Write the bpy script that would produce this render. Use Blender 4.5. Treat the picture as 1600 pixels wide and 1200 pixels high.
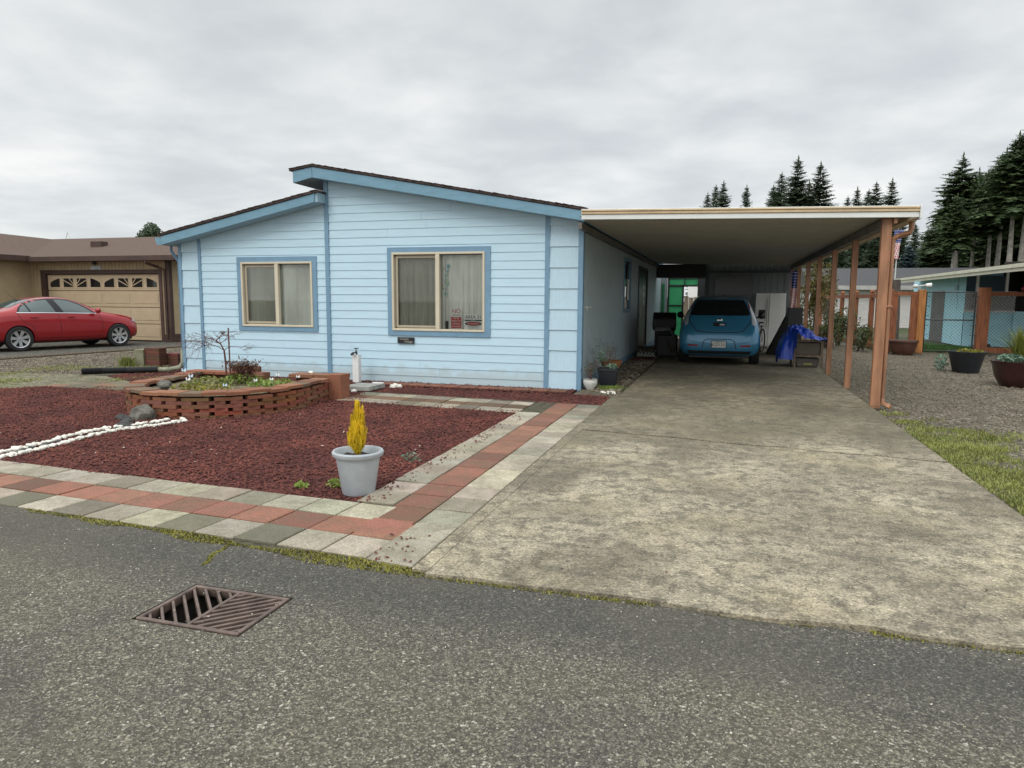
import bpy, bmesh, math, random
from mathutils import Vector, Matrix, noise
from mathutils.bvhtree import BVHTree
R = math.radians
random.seed(7)
for o in list(bpy.data.objects): bpy.data.objects.remove(o)
SC = bpy.context.scene
COL = SC.collection

# ------------------------------------------------------------------ camera
cam_d = bpy.data.cameras.new('camera')
cam = bpy.data.objects.new('camera', cam_d); COL.objects.link(cam)
YAW, PITCH, ROLL, FPX = R(16.56), R(6.865), R(.37), 1100.
fw = Vector((-math.sin(YAW)*math.cos(PITCH), math.cos(YAW)*math.cos(PITCH), -math.sin(PITCH)))
rt = Vector((math.cos(YAW), math.sin(YAW), 0)); up = rt.cross(fw)
rt2 = rt*math.cos(ROLL)+up*math.sin(ROLL); up2 = up*math.cos(ROLL)-rt*math.sin(ROLL)
M3 = Matrix((rt2, up2, -fw)).transposed()
cam.matrix_world = Matrix.Translation((0, 0, 1.5)) @ M3.to_4x4()
cam_d.sensor_width = 36; cam_d.lens = FPX/1600*36; cam_d.clip_end = 3000; cam_d.clip_start = .05
SC.camera = cam
SC.render.resolution_x = 1024; SC.render.resolution_y = 768
SC.render.engine = 'CYCLES'
SC.view_settings.view_transform = 'Standard'; SC.view_settings.look = 'None'
SC.view_settings.exposure = 0.0; SC.view_settings.gamma = 1

# ------------------------------------------------------------------ world, sun
W = bpy.data.worlds.new('World'); SC.world = W; W.use_nodes = True
nt = W.node_tree; nt.nodes.clear()
def N(nt, t, **k):
    n = nt.nodes.new(t)
    for a, b in k.items():
        if a.startswith('i_'): n.inputs[a[2:].replace('_', ' ')].default_value = b
        else: setattr(n, a, b)
    return n
def ramp(nt, pts, interp='LINEAR'):
    r = nt.nodes.new('ShaderNodeValToRGB'); cr = r.color_ramp; cr.interpolation = interp
    while len(cr.elements) < len(pts): cr.elements.new(.5)
    for e, (p, c) in zip(cr.elements, pts):
        e.position = p; e.color = (*c, 1) if len(c) == 3 else c
    return r
def math_n(nt, op, a=None, b=None, c=None, clamp=False):
    m = nt.nodes.new('ShaderNodeMath'); m.operation = op; m.use_clamp = clamp
    for i, v in enumerate((a, b, c)):
        if v is None: continue
        if isinstance(v, (int, float)): m.inputs[i].default_value = v
        else: nt.links.new(v, m.inputs[i])
    return m.outputs[0]
def mixc(nt, fac, a, b, mode='MIX'):
    m = nt.nodes.new('ShaderNodeMix'); m.data_type = 'RGBA'; m.blend_type = mode
    for sock, v in ((m.inputs[0], fac), (m.inputs[6], a), (m.inputs[7], b)):
        if isinstance(v, (int, float)): sock.default_value = v
        elif isinstance(v, tuple): sock.default_value = (*v, 1)
        else: nt.links.new(v, sock)
    return m.outputs[2]
out = N(nt, 'ShaderNodeOutputWorld'); bg = N(nt, 'ShaderNodeBackground')
sky = N(nt, 'ShaderNodeTexSky', sky_type='NISHITA', sun_disc=False, sun_elevation=R(42), sun_rotation=R(200))
tc = N(nt, 'ShaderNodeTexCoord'); sp = N(nt, 'ShaderNodeSeparateXYZ')
nt.links.new(tc.outputs['Generated'], sp.inputs[0])
zc = math_n(nt, 'ADD', math_n(nt, 'MAXIMUM', sp.outputs[2], 0.0), .16)
cx = math_n(nt, 'DIVIDE', sp.outputs[0], zc); cy = math_n(nt, 'DIVIDE', sp.outputs[1], zc)
cb = N(nt, 'ShaderNodeCombineXYZ'); nt.links.new(cx, cb.inputs[0]); nt.links.new(cy, cb.inputs[1])
n1 = N(nt, 'ShaderNodeTexNoise'); n1.inputs['Scale'].default_value = 1.7; n1.inputs['Detail'].default_value = 8; n1.inputs['Roughness'].default_value = .52; n1.inputs['Distortion'].default_value = .15
n2 = N(nt, 'ShaderNodeTexNoise'); n2.inputs['Scale'].default_value = .45; n2.inputs['Detail'].default_value = 3
for q in (n1, n2): nt.links.new(cb.outputs[0], q.inputs['Vector'])
s_ = math_n(nt, 'ADD', math_n(nt, 'MULTIPLY', n1.outputs[0], .6), math_n(nt, 'MULTIPLY', n2.outputs[0], .4))
r1 = ramp(nt, [(.33, (.62, .655, .68)), (.44, (.71, .745, .77)), (.52, (.82, .85, .86)), (.63, (1.0, 1.01, .99))])
nt.links.new(s_, r1.inputs[0])
# brighter towards the zenith and low down, as under thin overcast
zr = ramp(nt, [(0.0, (1.08, 1.08, 1.06)), (.12, (1.0, 1.0, 1.0)), (.42, (.88, .885, .89)), (.60, (1.55, 1.55, 1.55)), (1.0, (2.3, 2.3, 2.3))])
nt.links.new(sp.outputs[2], zr.inputs[0])
cl = mixc(nt, 1.0, r1.outputs[0], zr.outputs[0], 'MULTIPLY')
# the sky behind the camera is the brighter, sun-side half
br = ramp(nt, [(0, (1.45, 1.42, 1.38)), (.5, (1.25, 1.25, 1.25)), (.62, (1, 1, 1))])
nt.links.new(math_n(nt, 'ADD', math_n(nt, 'MULTIPLY', sp.outputs[1], .5), .5), br.inputs[0])
cl = mixc(nt, 1.0, cl, br.outputs[0], 'MULTIPLY')
skm = mixc(nt, 1.0, sky.outputs[0], (.1, .1, .1), 'MULTIPLY')
fin = mixc(nt, .94, skm, cl)
nt.links.new(fin, bg.inputs[0]); bg.inputs[1].default_value = 1.0
nt.links.new(bg.outputs[0], out.inputs[0])
sd = bpy.data.lights.new('sun', 'SUN'); sd.energy = .95; sd.angle = R(24); sd.color = (1, .97, .92)
sun = bpy.data.objects.new('sun', sd); COL.objects.link(sun)
sun.rotation_euler = Vector((.34, .94, -.9)).to_track_quat('-Z', 'Y').to_euler()

# ------------------------------------------------------------------ materials
def mat(name, col, rough=.6, metal=0., var=.12, vscale=3., bump=0., bscale=40., col2=None, spec=.5, coat=0., coords='Object', stretch=None, trans=0.):
    m = bpy.data.materials.new(name); m.use_nodes = True; t = m.node_tree
    b = t.nodes['Principled BSDF']
    b.inputs['Roughness'].default_value = rough; b.inputs['Metallic'].default_value = metal
    b.inputs['Specular IOR Level'].default_value = spec; b.inputs['Coat Weight'].default_value = coat
    c2 = col2 or tuple(min(1, x*(1-var*2.2)) for x in col)
    tcn = N(t, 'ShaderNodeTexCoord'); vec = tcn.outputs[coords]
    if stretch:
        mp = N(t, 'ShaderNodeMapping'); mp.inputs['Scale'].default_value = stretch; t.links.new(vec, mp.inputs[0]); vec = mp.outputs[0]
    if var > 0 or col2:
        n = N(t, 'ShaderNodeTexNoise'); n.inputs['Scale'].default_value = vscale; n.inputs['Detail'].default_value = 8; n.inputs['Roughness'].default_value = .62
        t.links.new(vec, n.inputs['Vector'])
        rp = ramp(t, [(.35, c2), (.65, col)]); t.links.new(n.outputs[0], rp.inputs[0]); t.links.new(rp.outputs[0], b.inputs['Base Color'])
    else: b.inputs['Base Color'].default_value = (*col, 1)
    if bump > 0:
        n = N(t, 'ShaderNodeTexNoise'); n.inputs['Scale'].default_value = bscale; n.inputs['Detail'].default_value = 6
        t.links.new(vec, n.inputs['Vector'])
        bp = N(t, 'ShaderNodeBump'); bp.inputs['Strength'].default_value = bump; bp.inputs['Distance'].default_value = .01
        t.links.new(n.outputs[0], bp.inputs['Height']); t.links.new(bp.outputs[0], b.inputs['Normal'])
    return m
def glass(name, tint=(.94, .97, .95), trans=.97):
    m = bpy.data.materials.new(name); m.use_nodes = True; t = m.node_tree; t.nodes.clear()
    o = N(t, 'ShaderNodeOutputMaterial'); g = N(t, 'ShaderNodeBsdfGlossy'); g.inputs['Roughness'].default_value = .02
    tr = N(t, 'ShaderNodeBsdfTransparent'); tr.inputs[0].default_value = (*(c*trans for c in tint), 1)
    f = N(t, 'ShaderNodeFresnel'); f.inputs[0].default_value = 1.5
    mx = N(t, 'ShaderNodeMixShader'); t.links.new(f.outputs[0], mx.inputs[0]); t.links.new(tr.outputs[0], mx.inputs[1]); t.links.new(g.outputs[0], mx.inputs[2])
    t.links.new(mx.outputs[0], o.inputs[0]); return m
def leafmat(name, c1, c2, vscale=6, trans=.25, rough=.6):
    m = bpy.data.materials.new(name); m.use_nodes = True; t = m.node_tree; t.nodes.clear()
    o = N(t, 'ShaderNodeOutputMaterial'); d = N(t, 'ShaderNodeBsdfPrincipled'); d.inputs['Roughness'].default_value = rough
    tl = N(t, 'ShaderNodeBsdfTranslucent'); g = N(t, 'ShaderNodeNewGeometry'); tcn = N(t, 'ShaderNodeTexCoord')
    n = N(t, 'ShaderNodeTexNoise'); n.inputs['Scale'].default_value = vscale; n.inputs['Detail'].default_value = 4; t.links.new(tcn.outputs['Object'], n.inputs['Vector'])
    f = math_n(t, 'ADD', math_n(t, 'MULTIPLY', n.outputs[0], .9), math_n(t, 'MULTIPLY', g.outputs['Random Per Island'], .35))
    rp = ramp(t, [(.35, c1), (.85, c2)]); t.links.new(f, rp.inputs[0])
    t.links.new(rp.outputs[0], d.inputs['Base Color']); t.links.new(rp.outputs[0], tl.inputs[0])
    mx = N(t, 'ShaderNodeMixShader'); mx.inputs[0].default_value = trans
    t.links.new(d.outputs[0], mx.inputs[1]); t.links.new(tl.outputs[0], mx.inputs[2]); t.links.new(mx.outputs[0], o.inputs[0]); return m
def attr_mat(name, rough=.85, bump=.35, bscale=60, dirt=(.12, .115, .07), dirtamt=.5, var=.25):
    """colour per piece from the mesh attribute 'tone', plus wear noise"""
    m = bpy.data.materials.new(name); m.use_nodes = True; t = m.node_tree; b = t.nodes['Principled BSDF']; b.inputs['Roughness'].default_value = rough
    a = N(t, 'ShaderNodeAttribute', attribute_name='tone'); g = N(t, 'ShaderNodeNewGeometry')
    n = N(t, 'ShaderNodeTexNoise'); n.inputs['Scale'].default_value = 4.5; n.inputs['Detail'].default_value = 14; n.inputs['Roughness'].default_value = .8
    n2 = N(t, 'ShaderNodeTexNoise'); n2.inputs['Scale'].default_value = bscale*2; n2.inputs['Detail'].default_value = 3
    for q in (n, n2): t.links.new(g.outputs['Position'], q.inputs['Vector'])
    rp = ramp(t, [(.42, (0, 0, 0)), (.7, (dirtamt,)*3)]); t.links.new(n.outputs[0], rp.inputs[0])
    c = mixc(t, rp.outputs[0], a.outputs['Color'], dirt)
    rp2 = ramp(t, [(.35, (1-var,)*3), (.65, (1+var,)*3)]); t.links.new(n2.outputs[0], rp2.inputs[0])
    c = mixc(t, 1., c, rp2.outputs[0], 'MULTIPLY'); t.links.new(c, b.inputs['Base Color'])
    bp = N(t, 'ShaderNodeBump'); bp.inputs['Strength'].default_value = bump; bp.inputs['Distance'].default_value = .006
    t.links.new(n2.outputs[0], bp.inputs['Height']); t.links.new(bp.outputs[0], b.inputs['Normal']); return m

M = {}
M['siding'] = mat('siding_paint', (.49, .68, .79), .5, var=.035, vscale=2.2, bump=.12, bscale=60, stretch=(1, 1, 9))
M['siding_v'] = mat('side_siding_shaded', (.44, .53, .56), .55, var=.12, vscale=4, bump=.2, bscale=60, stretch=(9, 9, 1))  # same light blue paint as the front, greyed to carry the carport's shade
M['shingle_panel'] = mat('shingle_panel_paint', (.50, .68, .79), .5, var=.04, vscale=5, bump=.5, bscale=30, stretch=(12, 12, .7))
M['trim'] = mat('blue_trim_paint', (.175, .31, .435), .45, var=.06, vscale=4, bump=.05)
M['fascia'] = mat('blue_fascia_paint', (.16, .31, .41), .45, var=.07, vscale=4, bump=.08, stretch=(1, 1, 5))
M['soffit'] = mat('soffit_paint', (.33, .48, .56), .6, var=.05)
M['almond'] = mat('almond_frame', (.62, .56, .43), .4, var=.04)
M['bronze'] = mat('aluminium_track', (.22, .19, .15), .4, var=.04)
M['curtain'] = mat('pleated_curtain', (.80, .80, .75), .9, var=.10, vscale=2, stretch=(5, 5, .6))
M['curtain2'] = mat('sheer_curtain', (.84, .86, .81), .9, var=.13, vscale=1.6, stretch=(2, 2, .5))
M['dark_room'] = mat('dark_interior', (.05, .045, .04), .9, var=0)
M['glass'] = glass('window_glass')
M['screen'] = glass('insect_screen', (.78, .78, .74), .88)
M['roof_dark'] = mat('dark_roof_shingle', (.075, .05, .045), .9, var=.3, vscale=12, bump=.8, bscale=40)
M['cream_al'] = mat('cream_aluminium', (.66, .60, .48), .4, var=.08, vscale=2)
M['tan_al'] = mat('tan_aluminium', (.62, .47, .29), .4, var=.12, vscale=2)
M['white_al'] = mat('white_aluminium', (.72, .74, .72), .4, var=.05)
M['ceil'] = mat('carport_ceiling', (.40, .39, .335), .5, var=.06, vscale=2)
M['copper'] = mat('terracotta_painted_metal', (.40, .195, .105), .5, var=.2, vscale=3, bump=.05, stretch=(3, 3, .5))
M['beam'] = mat('weathered_beam', (.17, .16, .145), .6, var=.15)
M['black'] = mat('black_plastic', (.016, .016, .018), .45, var=.1)
M['black_m'] = mat('black_metal', (.02, .02, .02), .4, var=0)
M['chrome'] = mat('brushed_chrome', (.62, .62, .62), .2, 1., var=0)
M['brick'] = attr_mat('paver_brick', dirt=(.09, .04, .02), dirtamt=.6)
M['paver'] = attr_mat('concrete_paver', dirt=(.10, .088, .05), dirtamt=.75, bump=.7, var=.28)
M['rock'] = mat('grey_rock', (.16, .155, .13), .9, var=.25, vscale=6, bump=.8, bscale=14)
M['rock_dark'] = mat('dark_rock', (.06, .06, .06), .85, var=.3, vscale=9, bump=.6, bscale=20)
M['pebble'] = mat('white_pebble', (.76, .74, .66), .7, var=.08, vscale=20)
M['wood_fence'] = mat('stained_fence_wood', (.30, .10, .038), .7, var=.28, vscale=4, bump=.3, stretch=(8, 8, .6))
M['wood_fence2'] = mat('orange_stained_wood', (.46, .19, .05), .7, var=.25, vscale=4, bump=.3, stretch=(8, 8, .6))
M['wood_old'] = mat('weathered_wood', (.22, .17, .12), .8, var=.3, vscale=5, bump=.4, stretch=(6, 6, .6))
M['white'] = mat('white_paint', (.76, .76, .74), .5, var=.04)
M['white_dirty'] = mat('white_plastic_dirty', (.62, .62, .58), .5, var=.1, vscale=8)
M['soil'] = mat('dark_soil', (.03, .02, .014), .95, var=.4, vscale=20, bump=1., bscale=60)
M['pot_grey'] = mat('pale_grey_resin', (.42, .46, .49), .55, var=.1, vscale=5, bump=.1)
M['pot_dark'] = mat('charcoal_resin', (.018, .022, .028), .5, var=.15)
M['pot_maroon'] = mat('maroon_resin', (.055, .018, .016), .3, var=.2)
M['pot_brown'] = mat('brown_resin', (.10, .045, .03), .35, var=.2)
M['terracotta'] = mat('terracotta', (.30, .12, .04), .8, var=.2)
M['bark'] = mat('grey_bark', (.12, .10, .085), .95, var=.3, vscale=6, bump=.7, bscale=20, stretch=(4, 4, .7))
M['bark_pale'] = mat('pale_fir_bark', (.42, .39, .34), .95, var=.25, vscale=3, bump=.6, bscale=10)
M['twig'] = mat('red_brown_twig', (.15, .06, .05), .8, var=.2)
M['fir'] = leafmat('fir_needles', (.025, .048, .018), (.10, .145, .055), .7, .25)
M['fir_far'] = leafmat('distant_fir_needles', (.04, .065, .035), (.10, .14, .075), 1., .25)
M['spruce'] = leafmat('blue_spruce_needles', (.02, .04, .04), (.08, .13, .13), 2., .1)
M['hedge'] = leafmat('hedge_leaves', (.02, .03, .01), (.10, .115, .03), 3, .25)
M['olive'] = leafmat('olive_leaves', (.035, .035, .008), (.16, .13, .03), 3, .25)
M['gold'] = leafmat('golden_cypress_needles', (.50, .36, .015), (1.0, .78, .05), 9, .4)
M['green_l'] = leafmat('ground_cover_leaves', (.05, .10, .015), (.30, .40, .08), 9, .3)
M['grey_l'] = leafmat('grey_green_leaves', (.08, .15, .10), (.22, .33, .24), 9, .2)
M['grass'] = leafmat('grass_blades', (.11, .13, .03), (.34, .36, .10), 2.2, .3)
M['lawn'] = leafmat('lawn_blades', (.02, .06, .01), (.08, .2, .03), 2, .3)
M['moss'] = leafmat('curb_moss', (.07, .07, .012), (.30, .28, .035), 5, .2)
M['yucca'] = leafmat('spiky_leaves', (.06, .08, .01), (.28, .30, .06), 4, .25)
M['brown_l'] = leafmat('withered_leaves', (.05, .022, .015), (.19, .10, .06), 12, .2)
M['lava'] = leafmat('red_lava_rock', (.045, .012, .010), (.175, .052, .036), 1.5, 0, .9)
M['grit'] = leafmat('pale_grit', (.25, .22, .15), (.72, .68, .55), 3, 0, .9)
M['grav'] = leafmat('gravel_chip', (.04, .033, .023), (.27, .225, .165), 2.5, 0, .9)

# ------------------------------------------------------------------ mesh helpers
class MB:
    def __init__(s): s.v = []; s.f = []; s.m = []; s.t = []
    def add(s, vs, fs, mi=0, tone=None):
        k = len(s.v); s.v += [tuple(p) for p in vs]
        for f in fs: s.f.append([k+i for i in f]); s.m.append(mi)
        s.t += [tone or (1, 1, 1)]*len(vs); return s
    def box(s, x0, x1, y0, y1, z0, z1, mi=0, tone=None):
        return s.add([(x, y, z) for z in (z0, z1) for y in (y0, y1) for x in (x0, x1)], [(0, 2, 3, 1), (4, 5, 7, 6), (0, 1, 5, 4), (2, 6, 7, 3), (0, 4, 6, 2), (1, 3, 7, 5)], mi, tone)
    def obox(s, c, ax, ay, az, mi=0, tone=None, bev=0):
        """oriented box: centre and half-axis vectors; bev tapers the top edge"""
        c, ax, ay, az = map(Vector, (c, ax, ay, az)); P = []
        for k in (-1, 1):
            for j in (-1, 1):
                for i in (-1, 1): P.append(c+ax*i+ay*j+az*k)
        if bev:
            lx, ly, lz = ax.length, ay.length, az.length; T = []
            P = []
            for k, ins in ((-lz, 0), (lz-bev, 0), (lz, bev)):
                for j in (-1, 1):
                    for i in (-1, 1): P.append(c+ax*i*(1-ins/lx)+ay*j*(1-ins/ly)+az*(k/lz))
            F = [(0, 2, 3, 1), (8, 9, 11, 10)]
            for b in (0, 4): F += [(b+0, b+1, b+5, b+4), (b+1, b+3, b+7, b+5), (b+3, b+2, b+6, b+7), (b+2, b+0, b+4, b+6)]
            return s.add(P, F, mi, tone)
        return s.add(P, [(0, 2, 3, 1), (4, 5, 7, 6), (0, 1, 5, 4), (2, 6, 7, 3), (0, 4, 6, 2), (1, 3, 7, 5)], mi, tone)
    def prism(s, poly, axis, a, b, mi=0, tone=None):
        """poly: 2D points; axis 'x','y','z' extrusion from a to b"""
        def P(u, w, t): return {'x': (t, u, w), 'y': (u, t, w), 'z': (u, w, t)}[axis]
        n = len(poly); vs = [P(u, w, a) for u, w in poly]+[P(u, w, b) for u, w in poly]
        fs = [list(range(n))[::-1], list(range(n, 2*n))]+[(i, (i+1) % n, n+(i+1) % n, n+i) for i in range(n)]
        return s.add(vs, fs, mi, tone)
    def tube(s, pts, r, n=8, mi=0, cap=True, tone=None):
        pts = [Vector(p) for p in pts]; rs = r if isinstance(r, (list, tuple)) else [r]*len(pts)
        k = len(s.v); vs = []; ref = None
        for i, p in enumerate(pts):
            d = (pts[min(i+1, len(pts)-1)]-pts[max(i-1, 0)]).normalized()
            if ref is None: ref = Vector((0, 0, 1)) if abs(d.z) < .9 else Vector((1, 0, 0))
            a = d.cross(ref).normalized(); b = d.cross(a).normalized(); ref = b.cross(d) if False else ref
            for j in range(n):
                t = 2*math.pi*j/n; vs.append(p+(a*math.cos(t)+b*math.sin(t))*rs[i])
        fs = [(i*n+j, i*n+(j+1) % n, (i+1)*n+(j+1) % n, (i+1)*n+j) for i in range(len(pts)-1) for j in range(n)]
        if cap: fs += [list(range(n)), [(len(pts)-1)*n+j for j in range(n)][::-1]]
        return s.add(vs, fs, mi, tone)
    def lathe(s, prof, c=(0, 0, 0), n=28, mi=0, sq=0, axis='z', tone=None):
        """prof: (radius, height) list; sq>0 makes it squarish"""
        vs = []
        for r, h in prof:
            for j in range(n):
                t = 2*math.pi*j/n; k = 1
                if sq: k = 1/max(abs(math.cos(t)), abs(math.sin(t)))**sq
                x, y = r*k*math.cos(t), r*k*math.sin(t)
                vs.append({'z': (c[0]+x, c[1]+y, c[2]+h), 'y': (c[0]+x, c[1]+h, c[2]+y), 'x': (c[0]+h, c[1]+x, c[2]+y)}[axis])
        fs = [(i*n+j, i*n+(j+1) % n, (i+1)*n+(j+1) % n, (i+1)*n+j) for i in range(len(prof)-1) for j in range(n)]
        return s.add(vs, fs, mi, tone)
    def build(s, name, mats, parent=None, smooth=False, tone=False):
        me = bpy.data.meshes.new(name)
        off = Vector((0, 0, 0))
        p = parent; 
        mw = Matrix.Identity(4)
        if parent is not None: mw = wm(parent).inverted()
        me.from_pydata([tuple(mw @ Vector(v)) for v in s.v] if parent is not None else s.v, [], s.f)
        if not isinstance(mats, (list, tuple)): mats = [mats]
        for m in mats: me.materials.append(M[m] if isinstance(m, str) else m)
        me.polygons.foreach_set('material_index', s.m)
        if smooth: me.polygons.foreach_set('use_smooth', [True]*len(s.f))
        if tone:
            a = me.color_attributes.new('tone', 'FLOAT_COLOR', 'POINT'); fl = []
            for t in s.t: fl += [*t, 1]
            a.data.foreach_set('color', fl)
        me.update()
        o = bpy.data.objects.new(name, me); COL.objects.link(o)
        if parent is not None: o.parent = parent
        bm = bmesh.new(); bm.from_mesh(me)
        if len(bm.faces) < 60000: bmesh.ops.recalc_face_normals(bm, faces=bm.faces); bm.to_mesh(me)
        bm.free()
        return o
def wm(o):
    m = o.matrix_basis.copy()
    return (wm(o.parent) @ m) if o.parent else m
def tag(o, label, cat, group=None, kind=None):
    o['label'] = label; o['category'] = cat
    if group: o['group'] = group
    if kind: o['kind'] = kind
    return o
def struct(o): o['kind'] = 'structure'; return o
def empty(name, loc, label, cat, group=None, rz=0.):
    o = bpy.data.objects.new(name, None); COL.objects.link(o); o.location = loc; o.rotation_euler = (0, 0, rz)
    o.empty_display_size = .1
    return tag(o, label, cat, group)
def copy_tree(o, loc=None, rz=None, label=None, sc=None):
    def cp(a, par):
        c = a.copy(); COL.objects.link(c); c.parent = par
        for ch in list(a.children): cp(ch, c)
        return c
    c = cp(o, None)
    if loc is not None: c.location = loc
    if rz is not None: c.rotation_euler = (0, 0, rz)
    if sc is not None: c.scale = sc if isinstance(sc, (tuple, list)) else (sc,)*3
    if label: c['label'] = label
    return c
def bevel(o, w=.01, seg=2):
    m = o.modifiers.new('bevel', 'BEVEL'); m.width = w; m.segments = seg; m.limit_method = 'ANGLE'; m.angle_limit = R(40); return o
def text_mesh(txt, name, size, loc, rot, matn, parent, align='CENTER', sx=1., shear=0., depth=.001, spacing=1.):
    cu = bpy.data.curves.new(name, 'FONT'); cu.body = txt; cu.size = size; cu.align_x = align; cu.align_y = 'CENTER'; cu.extrude = depth; cu.shear = shear; cu.space_character = spacing; cu.resolution_u = 3
    t = bpy.data.objects.new(name, cu); COL.objects.link(t)
    dg = bpy.context.evaluated_depsgraph_get(); dg.update()
    me = bpy.data.meshes.new_from_object(t.evaluated_get(dg)); me.name = name
    bpy.data.objects.remove(t); bpy.data.curves.remove(cu)
    o = bpy.data.objects.new(name, me); COL.objects.link(o); me.materials.clear(); me.materials.append(M[matn])
    mwm = Matrix.Translation(loc) @ rot.to_4x4() @ Matrix.Diagonal((sx, 1, 1, 1))
    me.transform(wm(parent).inverted() @ mwm); o.parent = parent
    return o
FACE_S = Matrix.Rotation(R(90), 3, 'X')      # text plane facing -Y
def clip(poly, a, b, c):
    """keep a*u+b*w<=c"""
    o = []
    for i in range(len(poly)):
        p, q = poly[i], poly[(i+1) % len(poly)]
        dp, dq = a*p[0]+b*p[1]-c, a*q[0]+b*q[1]-c
        if dp <= 0: o.append(p)
        if dp*dq < 0: t = dp/(dp-dq); o.append((p[0]+(q[0]-p[0])*t, p[1]+(q[1]-p[1])*t))
    return o
def lin(x0, z0, x1, z1): return lambda x: z0+(z1-z0)*(x-x0)/(x1-x0)

# ================================================================== GROUND
def ground_shader(name, build):
    m = bpy.data.materials.new(name); m.use_nodes = True; t = m.node_tree; b = t.nodes['Principled BSDF']; b.inputs['Roughness'].default_value = .9; b.inputs['Specular IOR Level'].default_value = .25
    g = N(t, 'ShaderNodeNewGeometry'); P = g.outputs['Position']
    def noi(s, d=6, r=.6, dist=0., st=None):
        v = P
        if st: mp = N(t, 'ShaderNodeMapping'); mp.inputs['Scale'].default_value = st; t.links.new(P, mp.inputs[0]); v = mp.outputs[0]
        n = N(t, 'ShaderNodeTexNoise'); n.inputs['Scale'].default_value = s; n.inputs['Detail'].default_value = d; n.inputs['Roughness'].default_value = r; n.inputs['Distortion'].default_value = dist
        t.links.new(v, n.inputs['Vector']); return n.outputs[0]
    def vor(s, feat='F1', out='Color'):
        n = N(t, 'ShaderNodeTexVoronoi', feature=feat); n.inputs['Scale'].default_value = s; t.links.new(P, n.inputs['Vector']); return n.outputs[out]
    def rp(v, pts, interp='LINEAR'):
        r = ramp(t, pts, interp); t.links.new(v, r.inputs[0]); return r.outputs[0]
    def bumpn(h, st, dist):
        bp = N(t, 'ShaderNodeBump'); bp.inputs['Strength'].default_value = st; bp.inputs['Distance'].default_value = dist; t.links.new(h, bp.inputs['Height']); t.links.new(bp.outputs[0], b.inputs['Normal'])
    sep = N(t, 'ShaderNodeSeparateXYZ'); t.links.new(P, sep.inputs[0])
    build(t, b, noi, vor, rp, bumpn, sep); return m
def grey(v): return (v, v, v)
def sepx(t, c):
    s = N(t, 'ShaderNodeSeparateColor'); t.links.new(c, s.inputs[0]); return s.outputs[0]

def b_asphalt(t, b, noi, vor, rp, bumpn, sep):
    v = sepx(t, vor(98)); v2 = sepx(t, vor(190))
    c = rp(v, [(0, (.040, .037, .030)), (.40, (.070, .064, .049)), (.66, (.115, .104, .078)), (.88, (.19, .17, .12)), (.975, (.30, .27, .19)), (1, (.62, .58, .48))])
    c2 = rp(v2, [(0, (.038, .035, .028)), (.5, (.085, .077, .058)), (.85, (.17, .152, .11)), (1, (.55, .52, .44))])
    c = mixc(t, .45, c, c2)
    # sealed dark band along the edge and dark worn patches
    e = math_n(t, 'ADD', sep.outputs[1], math_n(t, 'MULTIPLY', noi(1.6, 6), .5))
    e = math_n(t, 'ADD', e, math_n(t, 'MULTIPLY', sep.outputs[0], .05))
    band = rp(math_n(t, 'DIVIDE', e, 4.), [(.715, grey(0)), (.765, grey(.45)), (.83, grey(.72)), (.89, grey(.6)), (.97, grey(.15))])
    pat = rp(noi(.9, 7, .6, .6), [(.50, grey(0)), (.68, grey(.6))])
    k = mixc(t, 1., band, pat, 'LIGHTEN')
    dark = mixc(t, .22, (.040, .041, .043), c)
    c = mixc(t, k, c, dark)
    tan = rp(noi(.55, 5), [(.45, grey(0)), (.7, grey(.28))]); c = mixc(t, tan, c, (.15, .13, .085)); c = mixc(t, 1., c, (1.10, 1.12, 1.16), 'MULTIPLY')
    t.links.new(c, b.inputs['Base Color'])
    h = math_n(t, 'ADD', vor(98, 'F1', 'Distance'), math_n(t, 'MULTIPLY', vor(190, 'F1', 'Distance'), .6))
    h = math_n(t, 'ADD', h, math_n(t, 'MULTIPLY', noi(6, 8, .7), 1.2))
    bumpn(h, .85, .006)
M['asphalt'] = ground_shader('chipped_asphalt', b_asphalt)

def b_conc(t, b, noi, vor, rp, bumpn, sep):
    c = rp(noi(.75, 14, .74, .3), [(.36, (.19, .165, .12)), (.5, (.30, .262, .19)), (.64, (.45, .395, .285))])
    st = rp(noi(7, 15, .86), [(.455, grey(.85)), (.515, grey(0))])
    c = mixc(t, st, c, (.125, .112, .085))
    grime = rp(noi(.55, 6, .6, .8), [(.50, grey(0)), (.62, grey(.6))]); c = mixc(t, grime, c, (.115, .10, .072))
    yel = rp(noi(.8, 5, .6), [(.5, grey(0)), (.7, grey(.35))]); c = mixc(t, yel, c, (.36, .30, .17))
    sp = rp(sepx(t, vor(110)), [(0, grey(.6)), (.5, grey(1.)), (.93, grey(1.2)), (1, grey(1.7))]); c = mixc(t, 1., c, sp, 'MULTIPLY')
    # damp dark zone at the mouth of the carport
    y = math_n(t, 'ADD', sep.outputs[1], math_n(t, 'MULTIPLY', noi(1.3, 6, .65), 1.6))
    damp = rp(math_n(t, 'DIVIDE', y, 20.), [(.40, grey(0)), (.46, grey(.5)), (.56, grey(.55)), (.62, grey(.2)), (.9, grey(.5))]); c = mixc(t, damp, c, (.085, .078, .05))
    t.links.new(c, b.inputs['Base Color']); b.inputs['Roughness'].default_value = .85
    h = math_n(t, 'ADD', math_n(t, 'MULTIPLY', noi(160, 4), .7), vor(110, 'F1', 'Distance')); bumpn(h, .5, .004)
M['concrete'] = ground_shader('stained_concrete', b_conc)

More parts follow.
